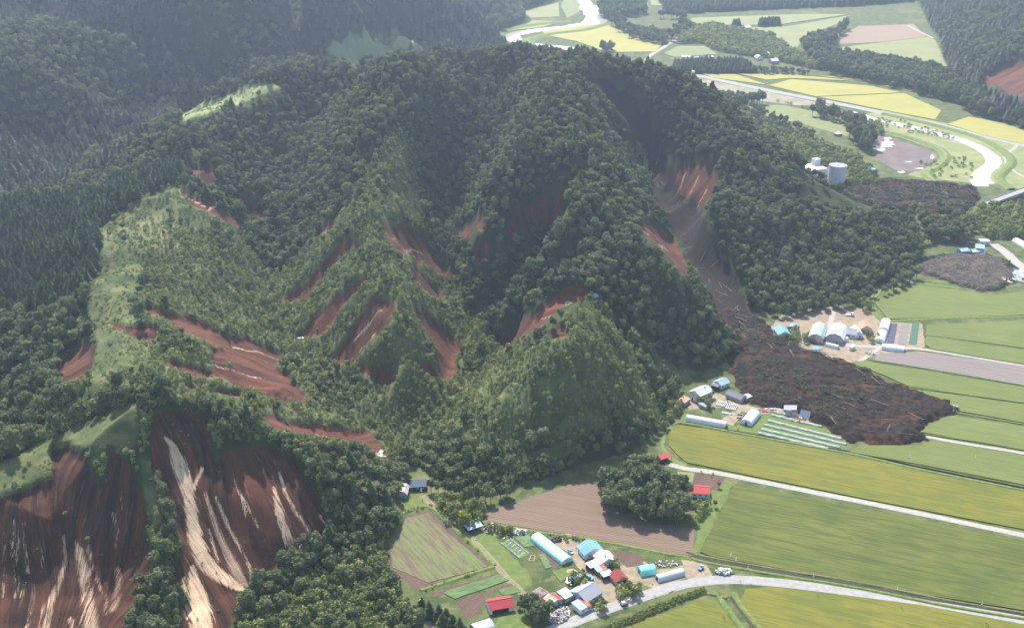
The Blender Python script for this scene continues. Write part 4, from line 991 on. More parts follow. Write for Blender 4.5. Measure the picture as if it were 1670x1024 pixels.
for kind, chunks in SC.items():
    pts = np.concatenate(chunks); px_, py_, dd = to_px(pts[:,0], pts[:,1], pts[:,2]+pts[:,5]*.5)
    vis = (px_ > 2) & (px_ < 1668) & (py_ > 2) & (py_ < 1022) & (dd > 0)
    scr = np.where(vis, pts[:,3]/dd, 0)
    pts = pts[(px_ > -260) & (px_ < 1930) & (py_ < 1300)]; scr = scr[(px_ > -260) & (px_ < 1930) & (py_ < 1300)]
    order = np.argsort(-scr); nind = 0 if kind in ('larch', 'brush') else min(300, int((scr > 0).sum()))
    ind, rest = pts[order[:nind]], pts[order[nind:]]
    nm, cat, words = NAMES[kind]
    parts_ = None
    if kind in ('broad', 'bright', 'coni'):
        parts_ = []
        for vi, me_ in enumerate(T[kind]):
            # split the template into crown and trunk meshes
            mi = [p.material_index for p in me_.polygons]; two = []
            for w_, pn in ((0, 'crown'), (1, 'trunk')):
                vs = {}; Vn = []; Fn = []
                for p in me_.polygons:
                    if p.material_index != w_: continue
                    f_ = []
                    for v in p.vertices:
                        if v not in vs: vs[v] = len(Vn); Vn.append(tuple(me_.vertices[v].co))
                        f_.append(vs[v])
                    Fn.append(f_)
                two.append((pn, new_mesh(nm+'_'+pn, Vn, Fn, [me_.materials[w_]])))
            parts_.append(two)
    for i, r in enumerate(ind):
        u, v, _ = to_px(r[0], r[1], r[2]); lab = words+' '+where_words(u, v); grp = NAMES[kind][2].replace('tree', 'trees').replace('shrub', 'shrubs')+' '+where_words(u, v)
        if parts_:
            o = bpy.data.objects.new(nm, None); COL.objects.link(o); o.empty_display_size = .1; place_rot(o, r)
            for pn, me_ in parts_[i % len(parts_)]:
                c = bpy.data.objects.new(pn, me_); COL.objects.link(c); c.parent = o
        else:
            o = bpy.data.objects.new(nm, T[kind][i % len(T[kind])]); COL.objects.link(o); place_rot(o, r)
        o['label'] = lab; o['category'] = cat; o['group'] = grp
    if kind in STUFF: scatter_object(STUFF[kind][0], kind, rest, STUFF[kind][1])
    print(kind, len(pts))
# air
hz_me = new_mesh('haze', [(-4800,-1400,-2),(4800,-1400,-2),(4800,6900,-2),(-4800,6900,-2),(-4800,-1400,420),(4800,-1400,420),(4800,6900,420),(-4800,6900,420)],
                 [(0,3,2,1),(4,5,6,7),(0,1,5,4),(1,2,6,5),(2,3,7,6),(3,0,4,7)])
hm = bpy.data.materials.new('haze'); hm.use_nodes = True; ht = hm.node_tree; ht.nodes.remove(ht.nodes['Principled BSDF'])
pv = ht.nodes.new('ShaderNodeVolumePrincipled'); pv.inputs['Color'].default_value = (.66,.79,1,1); pv.inputs['Density'].default_value = .000098; pv.inputs['Anisotropy'].default_value = .55
ht.links.new(pv.outputs[0], ht.nodes['Material Output'].inputs['Volume']); hz_me.materials.append(hm)
hzo = link('haze', hz_me, kind='stuff', label='thin bluish haze filling the air over the whole valley', category='haze'); hzo.display_type = 'WIRE'

# ------------------------------------------------------------------ slide debris
def mound(name, poly, hgt, step, mat, rough=1.6, edge=6.0, label=None):
    pl = W0(poly); a = np.array(pl); xs_ = np.arange(a[:,0].min()-3, a[:,0].max()+3, step); ys_ = np.arange(a[:,1].min()-3, a[:,1].max()+3, step)
    X, Y = np.meshgrid(xs_, ys_); sd = poly_sd(pl, X, Y, 4.0)+(fbm(X/7, Y/7, 4)-.5)*10
    base_ = interp_grid(Z, X, Y)
    H = sstep(-.3, edge, sd)*(hgt*(.55+.9*fbm(X/14, Y/14+3, 2))) + sstep(-.3, 2.5, sd)*((fbm(X/3.1, Y/3.1, 4)-.4)*rough*1.6+np.abs(fbm(X/6+8, Y/4, 3)-.5)*rough)
    Zm = base_+np.where(sd > -.4, np.maximum(H, .05), -.6)
    nyy, nxx = X.shape; idx = np.arange(nyy*nxx).reshape(nyy, nxx); ok = (sd > -1.5)
    q = ok[:-1,:-1] & ok[:-1,1:] & ok[1:,1:] & ok[1:,:-1]
    f = np.stack([idx[:-1,:-1][q], idx[:-1,1:][q], idx[1:,1:][q], idx[1:,:-1][q]], -1)
    used = np.unique(f); rm = np.zeros(nyy*nxx, int); rm[used] = np.arange(len(used))
    co = np.stack([X, Y, Zm], -1).reshape(-1, 3)[used]
    me = bpy.data.meshes.new(name); f = rm[f]
    me.vertices.add(len(co)); me.vertices.foreach_set('co', co.ravel()); me.loops.add(f.size); me.loops.foreach_set('vertex_index', f.ravel().astype(np.int32))
    me.polygons.add(len(f)); me.polygons.foreach_set('loop_start', np.arange(len(f), dtype=np.int32)*4); me.update(calc_edges=True); me.materials.append(mat)
    link(name, me, kind='structure', label=label)
    return lambda x, y: np.interp(0, [0], [0])+Zm[int(np.clip(round((y-ys_[0])/step), 0, nyy-1)), int(np.clip(round((x-xs_[0])/step), 0, nxx-1))]
def debris_mat(name, dark, mid, rust):
    k = NB(name, .95); a = k.noise(.35, 6, None, .7); b = k.noise(.06, 3); c = k.noise(1.6, 4)
    v = k.n('ShaderNodeVectorMath', operation='MULTIPLY'); k.l(k.mapping(.6), v.inputs[0]); v.inputs[1].default_value = (.35, 1.6, 1)
    s = k.noise(.8, 5, v.outputs[0], .75)
    col = k.mix(k.ramp(a, .42, .66), dark, mid); col = k.mix(k.math('MULTIPLY', k.ramp(b, .52, .68), .7), col, rust)
    col = k.mix(k.math('MULTIPLY', k.ramp(s, .62, .75), .4), col, [x*2.0 for x in mid]); col = k.mix(k.math('MULTIPLY', k.ramp(c, .55, .8), .6), col, dark)
    k.bump(k.math('ADD', a, s), .9, 1.0)
    return k.base(col)
DEB = debris_mat('slide_debris', (.014,.008,.007), (.046,.025,.018), (.10,.040,.020))
DEB2 = debris_mat('brush_debris', (.05,.04,.035), (.12,.10,.08), (.14,.10,.07))
MAIN = [(1180,512),(1215,510),(1245,522),(1262,545),(1290,562),(1340,580),(1385,592),(1420,610),(1450,625),(1480,630),(1500,644),(1520,648),(1545,655),(1566,668),(1545,680),(1512,698),(1505,706),(1512,718),(1490,722),(1440,729),(1390,722),(1370,712),(1340,694),(1320,686),(1300,678),(1270,668),(1222,658),(1210,642),(1205,630),(1195,615),(1184,600),(1190,580),(1182,555)]
zmain = mound('landslide_debris', MAIN, 3.2, .9, DEB, 1.9, 7, 'dark brown landslide debris spread over the rice fields')
zr = mound('landslide_debris', [(1500,428),(1540,415),(1600,414),(1640,424),(1656,440),(1650,460),(1630,470),(1617,476),(1570,470),(1530,454),(1500,446)], 1.8, 1.3, DEB2, 1.6, 6, 'grey brown debris heaped beside the blue sheds')
zb = mound('landslide_debris', [(1380,298),(1460,293),(1540,298),(1592,306),(1602,325),(1578,350),(1520,350),(1440,343),(1360,335),(1292,318),(1272,305),(1330,300)], 2.6, 1.6, DEB, 1.8, 9, 'dark mud spilled towards the river bridge')

def ribbon3(pts, r0, r1, V, F, n=5):
    b = len(V)
    for i, p in enumerate(pts):
        d = pts[min(i+1, len(pts)-1)]-pts[max(i-1, 0)]; d = d/np.linalg.norm(d); u = np.cross(d, [0, 0, 1.]); u /= np.linalg.norm(u)+1e-9; v = np.cross(u, d)
        r = r0+(r1-r0)*i/(len(pts)-1)
        for k in range(n): a = k/n*6.283; V.append(p+u*math.cos(a)*r+v*math.sin(a)*r)
    for i in range(len(pts)-1):
        for k in range(n): F.append((b+i*n+k, b+i*n+(k+1) % n, b+(i+1)*n+(k+1) % n, b+(i+1)*n+k))
    F.append(tuple(b+k for k in range(n))[::-1]); F.append(tuple(b+(len(pts)-1)*n+k for k in range(n)))
def log_mesh(seed):
    rg = np.random.default_rng(seed); V = []; F = []
    L = 1.0; pts = [np.array([L*i/5, rg.normal(0, .012), .01+rg.normal(0, .008)]) for i in range(6)]
    ribbon3(pts, .022, .008, V, F)
    for i in range(4):
        t = rg.uniform(.45, .95); a = rg.uniform(.4, .9)*rg.choice([-1, 1]); l_ = rg.uniform(.12, .25)
        p0 = np.array([t, 0, .01]); ribbon3([p0, p0+np.array([math.cos(a)*l_, math.sin(a)*l_, rg.uniform(.0, .08)])], .007, .003, V, F, 4)
    for i in range(5):
        a = i*1.25; p0 = np.array([0, 0, .01]); ribbon3([p0, p0+np.array([-.05, math.cos(a)*.05, math.sin(a)*.04])], .008, .003, V, F, 4)
    return new_mesh('fallen_trunk', V, F, [BARK_P])
LOGS = [log_mesh(s_) for s_ in (1, 2, 3, 4)]
def logs(poly, n_, zf, ang, spread, l0, l1, words, grp, seed):
    rg = random.Random(seed); pl = W0(poly); a = np.array(pl); k = 0; guard = 0
    while k < n_ and guard < 20000:
        guard += 1; x = rg.uniform(a[:,0].min(), a[:,0].max()); y = rg.uniform(a[:,1].min(), a[:,1].max())
        if poly_sd(pl, np.array([x]), np.array([y]), 1)[0] < 1.5: continue
        o = bpy.data.objects.new('fallen_trunk', LOGS[k % 4]); COL.objects.link(o); L = rg.uniform(l0, l1)
        o.location = (x, y, zf(x, y)+.25); o.scale = (L, L, L*1.1); o.rotation_euler = (0, rg.uniform(-.09, .03), ang+rg.gauss(0, spread))
        o['label'] = words; o['category'] = 'log'; o['group'] = grp; k += 1
logs(MAIN, 40, zmain, -.7, .6, 6, 13, 'pale fallen tree trunk lying on the dark slide debris', 'fallen trunks on the dark slide debris', 5)
logs([(1180,512),(1262,545),(1385,592),(1380,610),(1250,560),(1195,560)], 26, zmain, -.5, .35, 9, 16, 'long pale trunk along the upper edge of the slide debris', 'long trunks along the upper edge of the debris', 6)
logs([(1500,428),(1600,416),(1650,440),(1630,468),(1570,468),(1502,446)], 60, zr, .3, 1.2, 5, 10, 'grey trunk tangled in the debris beside the blue sheds', 'trunks tangled in debris beside the blue sheds', 7)
logs([(1300,308),(1460,300),(1570,310),(1570,335),(1460,328)], 36, zb, .2, .7, 8, 15, 'pale trunk in the dark mud near the river bridge', 'trunks in the mud near the bridge', 8)
def gz(x, y): return float(interp_grid(Z, np.array([x]), np.array([y]))[0])
GL = [hit(a, b) for a, b in ((1040,225),(1062,290),(1085,345),(1120,415),(1160,480),(1190,530),(1225,525),(1195,455),(1160,380),(1120,320),(1085,265),(1060,225))]
rg_ = random.Random(4)
for k in range(34):
    while True:
        a_ = np.array(GL); x = rg_.uniform(a_[:,0].min(), a_[:,0].max()); y = rg_.uniform(a_[:,1].min(), a_[:,1].max())
        if poly_sd(GL, np.array([x]), np.array([y]), 1)[0] > 1: break
    o = bpy.data.objects.new('fallen_trunk', LOGS[k % 4]); COL.objects.link(o); L = rg_.uniform(6, 12); z2 = gz(x, y)
    o.location = (x, y, z2+.3); o.scale = (L, L, L); an = rg_.uniform(0, 6.28)
    z3 = gz(x+math.cos(an)*L, y+math.sin(an)*L); o.rotation_euler = (0, -math.atan2(z3-z2, L), an)
    o['label'] = 'bleached trunk lying in the bare gully of the great slide'; o['category'] = 'log'; o['group'] = 'trunks lying in the slide gully'
SC2 = []
def brush_on(poly, s, r0, r1, p, zf, name, words, kind='brush'):
    pl = W0(poly); a = np.array(pl); x, y = jgrid(a[:,0].min(), a[:,0].max(), a[:,1].min(), a[:,1].max(), s)
    k_ = in_poly(pl, x, y) & (prng.random(x.shape) < p) & (fbm(x/9, y/9, 2) > .48); x, y = x[k_], y[k_]
    z = np.array([zf(u, v)-.1 for u, v in zip(x, y)]); r = r0+(r1-r0)*prng.random(x.shape)
    scatter_object(name, kind, np.stack([x, y, z, r*1.2, r, r, prng.normal(2.4, .4, x.shape)], -1), (words, 'brush'))
brush_on([(1200,600),(1260,590),(1300,610),(1400,640),(1440,680),(1380,700),(1300,670),(1210,645)], 2.4, .8, 1.7, .5, zmain, 'slide_brush', 'grey green crowns of felled trees strewn over the slide debris')
brush_on([(1190,520),(1260,550),(1380,595),(1480,635),(1460,650),(1330,600),(1220,565)], 2.6, .8, 1.6, .45, zmain, 'slide_brush', 'broken branches strewn along the upper edge of the debris')

brush_on([(1290,304),(1440,296),(1590,308),(1590,340),(1500,348),(1400,336)], 3.6, 1.4, 3.0, .6, zb, 'slide_brush', 'grey green felled crowns strewn over the mud below the round tank')

# ------------------------------------------------------------------ buildings
def tin(name, c, rust=0.0, stripe=.25, rough=.7, rc=(.20,.075,.04)):
    k = NB(name, rough); k.b.inputs['Specular IOR Level'].default_value = .2
    tc = k.n('ShaderNodeTexCoord'); w = k.n('ShaderNodeTexWave'); w.bands_direction = 'X'; w.inputs['Scale'].default_value = .7; w.inputs['Distortion'].default_value = .1; k.l(tc.outputs['Object'], w.inputs['Vector'])
    n1 = k.noise(.5, 5, tc.outputs['Object']); n2 = k.noise(3, 3, tc.outputs['Object'])
    col = k.mix(k.math('MULTIPLY', w.outputs['Fac'], stripe), c, [x*.75 for x in c]); col = k.mix(k.math('MULTIPLY', k.ramp(n2, .4, .8), .3), col, [x*.8+.02 for x in c])
    if rust: col = k.mix(k.ramp(n1, .75-.5*rust, .9-.5*rust), col, rc)
    k.bump(w.outputs['Fac'], .3, .05); return k.base(col)
M = {
 'blue_roof': tin('blue_roof', (.16,.34,.52)), 'lblue_roof': tin('light_blue_roof', (.32,.46,.56), .25), 'grey_roof': tin('grey_roof', (.30,.31,.34)), 'dgrey_roof': tin('dark_grey_roof', (.17,.17,.20)),
 'white_roof': tin('white_roof', (.66,.68,.70)), 'cream_roof': tin('cream_roof', (.80,.76,.62), 0, .08), 'red_roof': tin('red_roof', (.36,.05,.06)), 'red2': tin('bright_red_roof', (.50,.08,.07)), 'rust_roof': tin('rusty_roof', (.42,.17,.11), .75),
 'rustred': tin('rust_red_roof', (.26,.045,.035), .25, rc=(.40,.30,.27)), 'pink_roof': tin('rust_stained_grey_roof', (.48,.45,.44), .6, rc=(.38,.22,.16)), 'green_roof': tin('green_grey_roof', (.33,.40,.38), .2, rc=(.42,.36,.24)), 'lav': tin('pale_grey_roof', (.50,.51,.56)),
 'tarp': plain_mat('blue_tarp', (.08,.22,.55), (.10,.27,.62), 2, .5), 'navy': tin('slate_blue_roof', (.04,.065,.11)), 'orange': tin('orange_tile_roof', (.52,.27,.18), .2), 'teal_tin': tin('blue_shed', (.20,.42,.62)),
 'white': plain_mat('white_wall', (.72,.72,.72), (.62,.62,.63), .8), 'cream': plain_mat('cream_wall', (.60,.56,.46), (.52,.48,.40), .8), 'grey': plain_mat('grey_wall', (.34,.34,.35), (.27,.27,.28), .8),
 'bluew': plain_mat('light_blue_wall', (.30,.42,.55), (.25,.36,.48), .8), 'wood': plain_mat('wood_wall', (.22,.16,.11), (.14,.10,.07), 1.5), 'dark': plain_mat('dark_opening', (.02,.02,.025), (.03,.03,.035), 1),  # the near-black one puts unlit interiors into colour; also serves dark scrap
 'film': plain_mat('white_film', (.74,.76,.77), (.66,.68,.70), .7, .35), 'teal_film': plain_mat('teal_film', (.38,.78,.72), (.46,.82,.77), .6, .35), 'teal_net': plain_mat('bright_teal_film', (.18,.68,.60), (.24,.74,.66), .8, .4),
 'grey_film': plain_mat('grey_film', (.50,.54,.55), (.42,.46,.47), .9, .4), 'pipe': plain_mat('steel_pipe', (.55,.56,.57), (.48,.49,.5), 1, .4, 0, .3), 'conc': plain_mat('concrete', (.42,.41,.39), (.34,.33,.31), .6), 'silo': plain_mat('silo_paint', (.66,.66,.72), (.60,.60,.67), .2, .5),
 'metalq': tin('galvanised_sheet', (.58,.57,.52), .15), 'yellow': plain_mat('pale_timber', (.55,.44,.26), (.48,.38,.24), 1.2), 'glass': plain_mat('window_glass', (.05,.07,.09), (.07,.09,.12), .5, .15), 'black': plain_mat('black_rubber', (.02,.02,.02), (.03,.03,.03), 2),
 'plastic': plain_mat('white_plastic_bags', (.56,.57,.58), (.42,.43,.44), 1.4, .4), 'sand': plain_mat('sand', (.46,.37,.26), (.40,.32,.22), 1),
}
def box(V, F, x0, x1, y0, y1, z0, z1):
    b = len(V); V += [(x0,y0,z0),(x1,y0,z0),(x1,y1,z0),(x0,y1,z0),(x0,y0,z1),(x1,y0,z1),(x1,y1,z1),(x0,y1,z1)]
    F += [(b,b+3,b+2,b+1),(b+4,b+5,b+6,b+7),(b,b+1,b+5,b+4),(b+1,b+2,b+6,b+5),(b+2,b+3,b+7,b+6),(b+3,b,b+4,b+7)]
def part(name, boxes, mat, parent, extra=None, **props):
    V = []; F = []
    for b in boxes: box(V, F, *b)
    if extra: extra(V, F)
    return link(name, new_mesh(name, V, F, [mat]), parent, **props)
def root(name, x, y, z, ang, label, cat, group=None):
    o = bpy.data.objects.new(name, None); COL.objects.link(o); o.empty_display_size = .5; o.location = (x, y, z); o.rotation_euler = (0, 0, ang)
    o['label'] = label; o['category'] = cat
    if group: o['group'] = group
    return o
def span(A, B, h):
    a = P(A[0], A[1], h); b = P(B[0], B[1], h); return (a[0]+b[0])/2, (a[1]+b[1])/2, math.hypot(b[0]-a[0], b[1]-a[1]), math.atan2(b[1]-a[1], b[0]-a[0])
def window_at(x, y, z, w, h, face, parent):
    """face: 'y-', 'y+', 'x-', 'x+'"""
    e = .06
    if face[0] == 'y':
        s = -1 if face[1] == '-' else 1; y0, y1 = sorted((y, y+s*e)); f = part('window', [(x-w/2, x+w/2, y0, y1, z, z+h)], M['white'], parent); y2, y3 = sorted((y+s*e, y+s*(e+.02))); part('pane', [(x-w/2+.12, x+w/2-.12, y2, y3, z+.12, z+h-.12)], M['glass'], f)
    else:
        s = -1 if face[1] == '-' else 1; x0, x1 = sorted((x, x+s*e)); f = part('window', [(x0, x1, y-w/2, y+w/2, z, z+h)], M['white'], parent); x2, x3 = sorted((x+s*e, x+s*(e+.02))); part('pane', [(x2, x3, y-w/2+.12, y+w/2-.12, z+.12, z+h-.12)], M['glass'], f)
def gable(name, label, A, B, width, wall, rise, wm, rm, cat='house', open_side=None, over=.5, windows=True, gambrel=False, tarp=None, group=None, z=0, chimney=False):
    cx, cy, L, ang = span(A, B, wall+rise); L = max(L, 3.0); r = root(name, cx, cy, z, ang, label, cat, group)
    l = L/2-over*.6; w = width/2-over
    prof = [(-w, 0), (w, 0), (w, wall), (0, wall+rise-.08), (-w, wall)] if not gambrel else [(-w, 0), (w, 0), (w, wall), (w*.62, wall+rise*.68), (0, wall+rise-.08), (-w*.62, wall+rise*.68), (-w, wall)]
    def wallf(V, F):
        n_ = len(prof)
        for x in (-l, l): V.extend([(x, y, zz) for y, zz in prof])
        F.append(tuple(range(n_))[::-1]); F.append(tuple(range(n_, 2*n_)))
        for i in range(n_):
            if i in (0,): continue
            j = (i+1) % n_
            if i in (2, 3) and not gambrel: continue
            F.append((i, j, n_+j, n_+i))
    part('wall', [], wm, r, wallf)
    W_ = width/2; sl = rise/(width/2-over); ez = wall-over*sl*0.9
    pr = [(-W_, ez), (0, wall+rise), (W_, ez)] if not gambrel else [(-W_, ez+.1), (-w*.64, wall+rise*.70), (0, wall+rise+.05), (w*.64, wall+rise*.70), (W_, ez+.1)]
    def roof(V, F, a, b, t=.12, x0=-L/2, x1=L/2):
        k = len(V); V.extend([(x0, a[0], a[1]), (x1, a[0], a[1]), (x1, b[0], b[1]), (x0, b[0], b[1]), (x0, a[0], a[1]+t), (x1, a[0], a[1]+t), (x1, b[0], b[1]+t), (x0, b[0], b[1]+t)])
        F.extend([(k,k+3,k+2,k+1),(k+4,k+5,k+6,k+7),(k,k+1,k+5,k+4),(k+1,k+2,k+6,k+5),(k+2,k+3,k+7,k+6),(k+3,k,k+4,k+7)])
    rm2 = rm if isinstance(rm, (list, tuple)) else (rm, rm); n_ = len(pr)-1
    for i in range(n_): part('roof', [], rm2[0 if i < n_/2 else 1], r, lambda V, F, i=i: roof(V, F, pr[i], pr[i+1]))
    part('ridge_cap', [(-L/2, L/2, -.18, .18, wall+rise+.1, wall+rise+.2)], rm2[0], r)
    if tarp: part('tarp', [], M['tarp'], r, lambda V, F: roof(V, F, (pr[tarp[0]][0]*.96+pr[tarp[0]+1][0]*.04, pr[tarp[0]][1]*.96+pr[tarp[0]+1][1]*.04+.14), (pr[tarp[0]][0]*.25+pr[tarp[0]+1][0]*.75, pr[tarp[0]][1]*.25+pr[tarp[0]+1][1]*.75+.14), .03, *tarp[1:]))
    if windows:
        nw = max(1, int(L/3.4))
        for s, fc in ((-1, 'y-'), (1, 'y+')):
            if open_side == fc: continue
            for i in range(nw):
                for lv in ([1.0] if wall < 4.5 else [1.0, 3.6]): window_at((i+.5)/nw*2*l-l, s*w, lv, 1.5, 1.1, fc, r)
        for s, fc in ((-1, 'x-'), (1, 'x+')):
            if open_side == fc: continue
            window_at(s*l, -w*.45, 1.0, 1.4, 1.1, fc, r)
            if wall > 4.5: window_at(s*l, w*.3, 3.6, 1.4, 1.0, fc, r)
            part('door', [(min(s*l, s*(l+.07)), max(s*l, s*(l+.07)), w*.25, w*.25+1, .05, 2.05)], M['wood'], r)
    if open_side:  # near-black panel on the closed wall stands in for interior shade
        s = -1 if open_side[1] == '-' else 1
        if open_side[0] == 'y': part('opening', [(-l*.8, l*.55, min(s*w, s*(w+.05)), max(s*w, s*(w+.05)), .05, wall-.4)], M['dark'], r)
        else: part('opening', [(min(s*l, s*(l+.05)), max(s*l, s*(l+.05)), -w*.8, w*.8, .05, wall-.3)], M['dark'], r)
    if chimney: part('chimney', [(L*.15, L*.15+.5, -.9, -.4, wall+rise*.4, wall+rise+.7)], M['conc'], r)
    return r
def rect(c4, h):
    p = [np.array(P(x, y, h)[:2]) for x, y in c4]; c = sum(p)/4; u = ((p[1]-p[0])+(p[2]-p[3]))/2; v = ((p[3]-p[0])+(p[2]-p[1]))/2
    L = np.linalg.norm(u); ang = math.atan2(u[1], u[0]); n_ = np.array([-u[1], u[0]])/L; wv = float(v@n_); return c, L, abs(wv), ang
def mono(name, label, c4, h, slope, wm, rm, cat='shed', closed=True, opening='y-', group=None, z=0, rm_split=None, posts=True):
    c, L, W_, ang = rect(c4, h); r = root(name, c[0], c[1], z, ang, label, cat, group); l, w = L/2, W_/2
    def slab(V, F, x0, x1):
        z0, z1 = h-slope/2, h+slope/2; k = len(V); V.extend([(x0,-w,z0),(x1,-w,z0),(x1,w,z1),(x0,w,z1),(x0,-w,z0+.12),(x1,-w,z0+.12),(x1,w,z1+.12),(x0,w,z1+.12)])
        F.extend([(k,k+3,k+2,k+1),(k+4,k+5,k+6,k+7),(k,k+1,k+5,k+4),(k+1,k+2,k+6,k+5),(k+2,k+3,k+7,k+6),(k+3,k,k+4,k+7)])
    if rm_split: part('roof', [], rm, r, lambda V, F: slab(V, F, -l, l*rm_split[0]-.01)); part('roof', [], rm_split[1], r, lambda V, F: slab(V, F, l*rm_split[0]+.01, l), label='rusty half of the roof')
    else: part('roof', [], rm, r, lambda V, F: slab(V, F, -l, l))
    e = .3
    if closed:
        def wf(V, F):
            z0, z1 = h-slope/2-.02, h+slope/2-.02; k = len(V); x0, x1, y0, y1 = -l+e, l-e, -w+e, w-e
            V.extend([(x0,y0,0),(x1,y0,0),(x1,y1,0),(x0,y1,0),(x0,y0,z0),(x1,y0,z0),(x1,y1,z1),(x0,y1,z1)]); F.extend([(k,k+1,k+5,k+4),(k+1,k+2,k+6,k+5),(k+2,k+3,k+7,k+6),(k+3,k,k+4,k+7)])
        part('wall', [], wm, r, wf)
        n_ = max(1, int(L/3.5))
        for i in range(n_): window_at((i+.5)/n_*(L-1)-l+.5, -w+e, 1.0, 1.3, .9, 'y-', r)
        part('door', [(l-e, l-e+.06, -.5, .5, .05, 2.0)], M['wood'], r)
    else:
        n_ = max(2, int(L/2.6)+1)
        for i in range(n_):
            x = -l+.25+(L-.5)*i/(n_-1)
            for s in (-1, 1): part('post', [(x-.08, x+.08, s*(w-.25)-.08, s*(w-.25)+.08, 0, h+s*slope/2*(w-.25)/w)], M['wood'], r)
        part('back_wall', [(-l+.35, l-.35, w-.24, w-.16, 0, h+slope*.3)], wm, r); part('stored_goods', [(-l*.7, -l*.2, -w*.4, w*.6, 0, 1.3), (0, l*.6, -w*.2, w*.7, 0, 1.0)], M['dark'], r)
    return r
def tunnel(name, label, A, B, width, h, mat, cat='greenhouse', group=None, hoops=True, ends=True, end_mat=None, skirt=None, seg=12, frame_only=False):
    cx, cy, L, ang = span(A, B, 0); r = root(name, cx, cy, 0, ang, label, cat, group); w = width/2
    pr = [(-w, .02)]+[(-w*math.cos(t)*1.0, h*.28+h*.72*math.sin(t)) for t in np.linspace(0, math.pi, seg)]+[(w, .02)]
    nseg = max(2, int(L/2.2)); sag = [rnd.uniform(-.05, .05) for _ in range(nseg+1)]
    def cov(V, F, lo=0, hi=None):
        P_ = pr[lo:hi]; m_ = len(P_)
        for i in range(nseg+1):
            x = -L/2+L*i/nseg; k = 1+(sag[i] if i % 2 else 0)*.6
            V.extend([(x, y*k, z_*k) for y, z_ in P_])
        for i in range(nseg):
            for j in range(m_-1): F.append((i*m_+j, (i+1)*m_+j, (i+1)*m_+j+1, i*m_+j+1))
    if not frame_only: c = part('cover', [], mat, r, cov); c.data.polygons.foreach_set('use_smooth', [True]*len(c.data.polygons))
    else:
        part('soil_bed', [(-L/2, L/2, -w+.3, w-.3, 0, .15)], VEG_D, r)
        part('skirt', [(-L/2, L/2, -w-.05, -w+.08, 0, .9)], M['film'], r); part('skirt', [(-L/2, L/2, w-.08, w+.05, 0, .9)], M['film'], r)
    if ends:
        for s in (-1, 1):
            def ef(V, F, s=s):
                x = s*(L/2-.02); V.extend([(x, y, z_) for y, z_ in pr]); F.append(tuple(range(len(pr))))
            part('end_wall', [], end_mat or mat, r, ef); part('door', [(s*L/2-.03, s*L/2+.03, -.7, .7, .05, min(2.0, h*.75))], M['dark'] if s < 0 else M['grey_film'], r)
    if hoops:
        nh = max(2, min(26, int(L/2.4)))
        for i in range(nh+1):
            x = -L/2+L*i/nh
            def hf(V, F, x=x):
                m_ = len(pr); k0 = 1.012
                for dx, k in ((-.04, k0), (.04, k0), (.04, k0+.02), (-.04, k0+.02)): V.extend([(x+dx, y*k, z_*k) for y, z_ in pr])
                for q in range(4):
                    for j in range(m_-1): a = q*m_; b = ((q+1) % 4)*m_; F.append((a+j, a+j+1, b+j+1, b+j))
            part('hoop', [], M['pipe'], r, hf)
    return r
H = 'farm_house'
gable(H, 'farm house with a light blue metal roof partly covered by a dark blue tarp', (956,879.5), (969,894.5), 11.5, 3.0, 2.3, M['white'], (M['blue_roof'], M['blue_roof']), tarp=(0, -1.0, 4.6))
gable(H, 'white farm house with a pale grey roof right of the blue roofed house', (980,895.5), (993,911), 9.5, 3.0, 2.0, M['white'], M['lav'], chimney=True)
mono('shed', 'open shed with a bright cream white flat roof in front of the farm houses', [(954.7,918.5),(972.7,911),(980.5,918.8),(963,926)], 3.2, .5, M['wood'], M['cream_roof'], closed=False)
mono('shed', 'small shed whose grey roof is half rust red beside the cream roof', [(966,925.5),(981.5,920.6),(993,925.8),(976.5,932)], 2.9, .4, M['wood'], M['lblue_roof'], rm_split=(.1, M['rust_roof']))
mono('shed', 'open fronted shed with a pale blue grey roof beside the rust red barn', [(978.5,933),(995.6,928),(999,935.2),(983.5,941)], 3.0, .5, M['white'], M['lav'], closed=False)
gable('barn', 'small barn with a striped rust red corrugated roof', (1002.5,927.5), (1015.5,941), 7.5, 2.6, 1.9, M['grey'], M['rustred'], cat='barn', open_side='x+', windows=False)
gable(H, 'wide farm house with a plain grey roof among dark garden trees', (941.7,966), (969.5,948.5), 12, 2.9, 2.5, M['bluew'], M['grey_roof'])
gable('shed', 'light blue walled shed with a rust stained grey roof beside the scrap heap', (894,967), (909,978), 8.2, 2.8, 1.2, M['bluew'], (M['pink_roof'], M['rust_roof']))
mono('shed', 'shed with a clean white roof between the grey house and the scrap heap', [(909,965),(923,957),(936,969),(920.6,976)], 3.1, .6, M['grey'], M['white_roof'])
mono('shed', 'roadside shed roofed half in pale blue and half in rusty sheet', [(929.5,983.5),(950,973.5),(967,984),(948.5,994)], 3.0, .5, M['white'], M['lblue_roof'], rm_split=(.15, M['rust_roof']))
mono('shed', 'long low shed with a pale blue roof behind the grey roofed house', [(931.6,941),(950,932),(956.4,937),(937.6,945)], 2.6, .4, M['wood'], M['lblue_roof'], closed=False)
mono('shed', 'small lean-to with a blue grey roof at the end of the long low shed', [(956,938.8),(962.8,935.5),(969.5,942),(962,945.7)], 2.5, .4, M['wood'], M['blue_roof'])
gable('barn', 'long shed with a red roof and dark open front below the vegetable plots', (794.5,981), (836,973.5), 9.0, 2.8, 1.9, M['white'], M['red_roof'], cat='barn', open_side='y-', windows=False)
tunnel('arched_hut', 'round roofed galvanised metal hut at the bottom edge below the red shed', (772,1034), (802,1024), 8.5, 4.6, M['metalq'], cat='hut', end_mat=M['grey'], hoops=False)
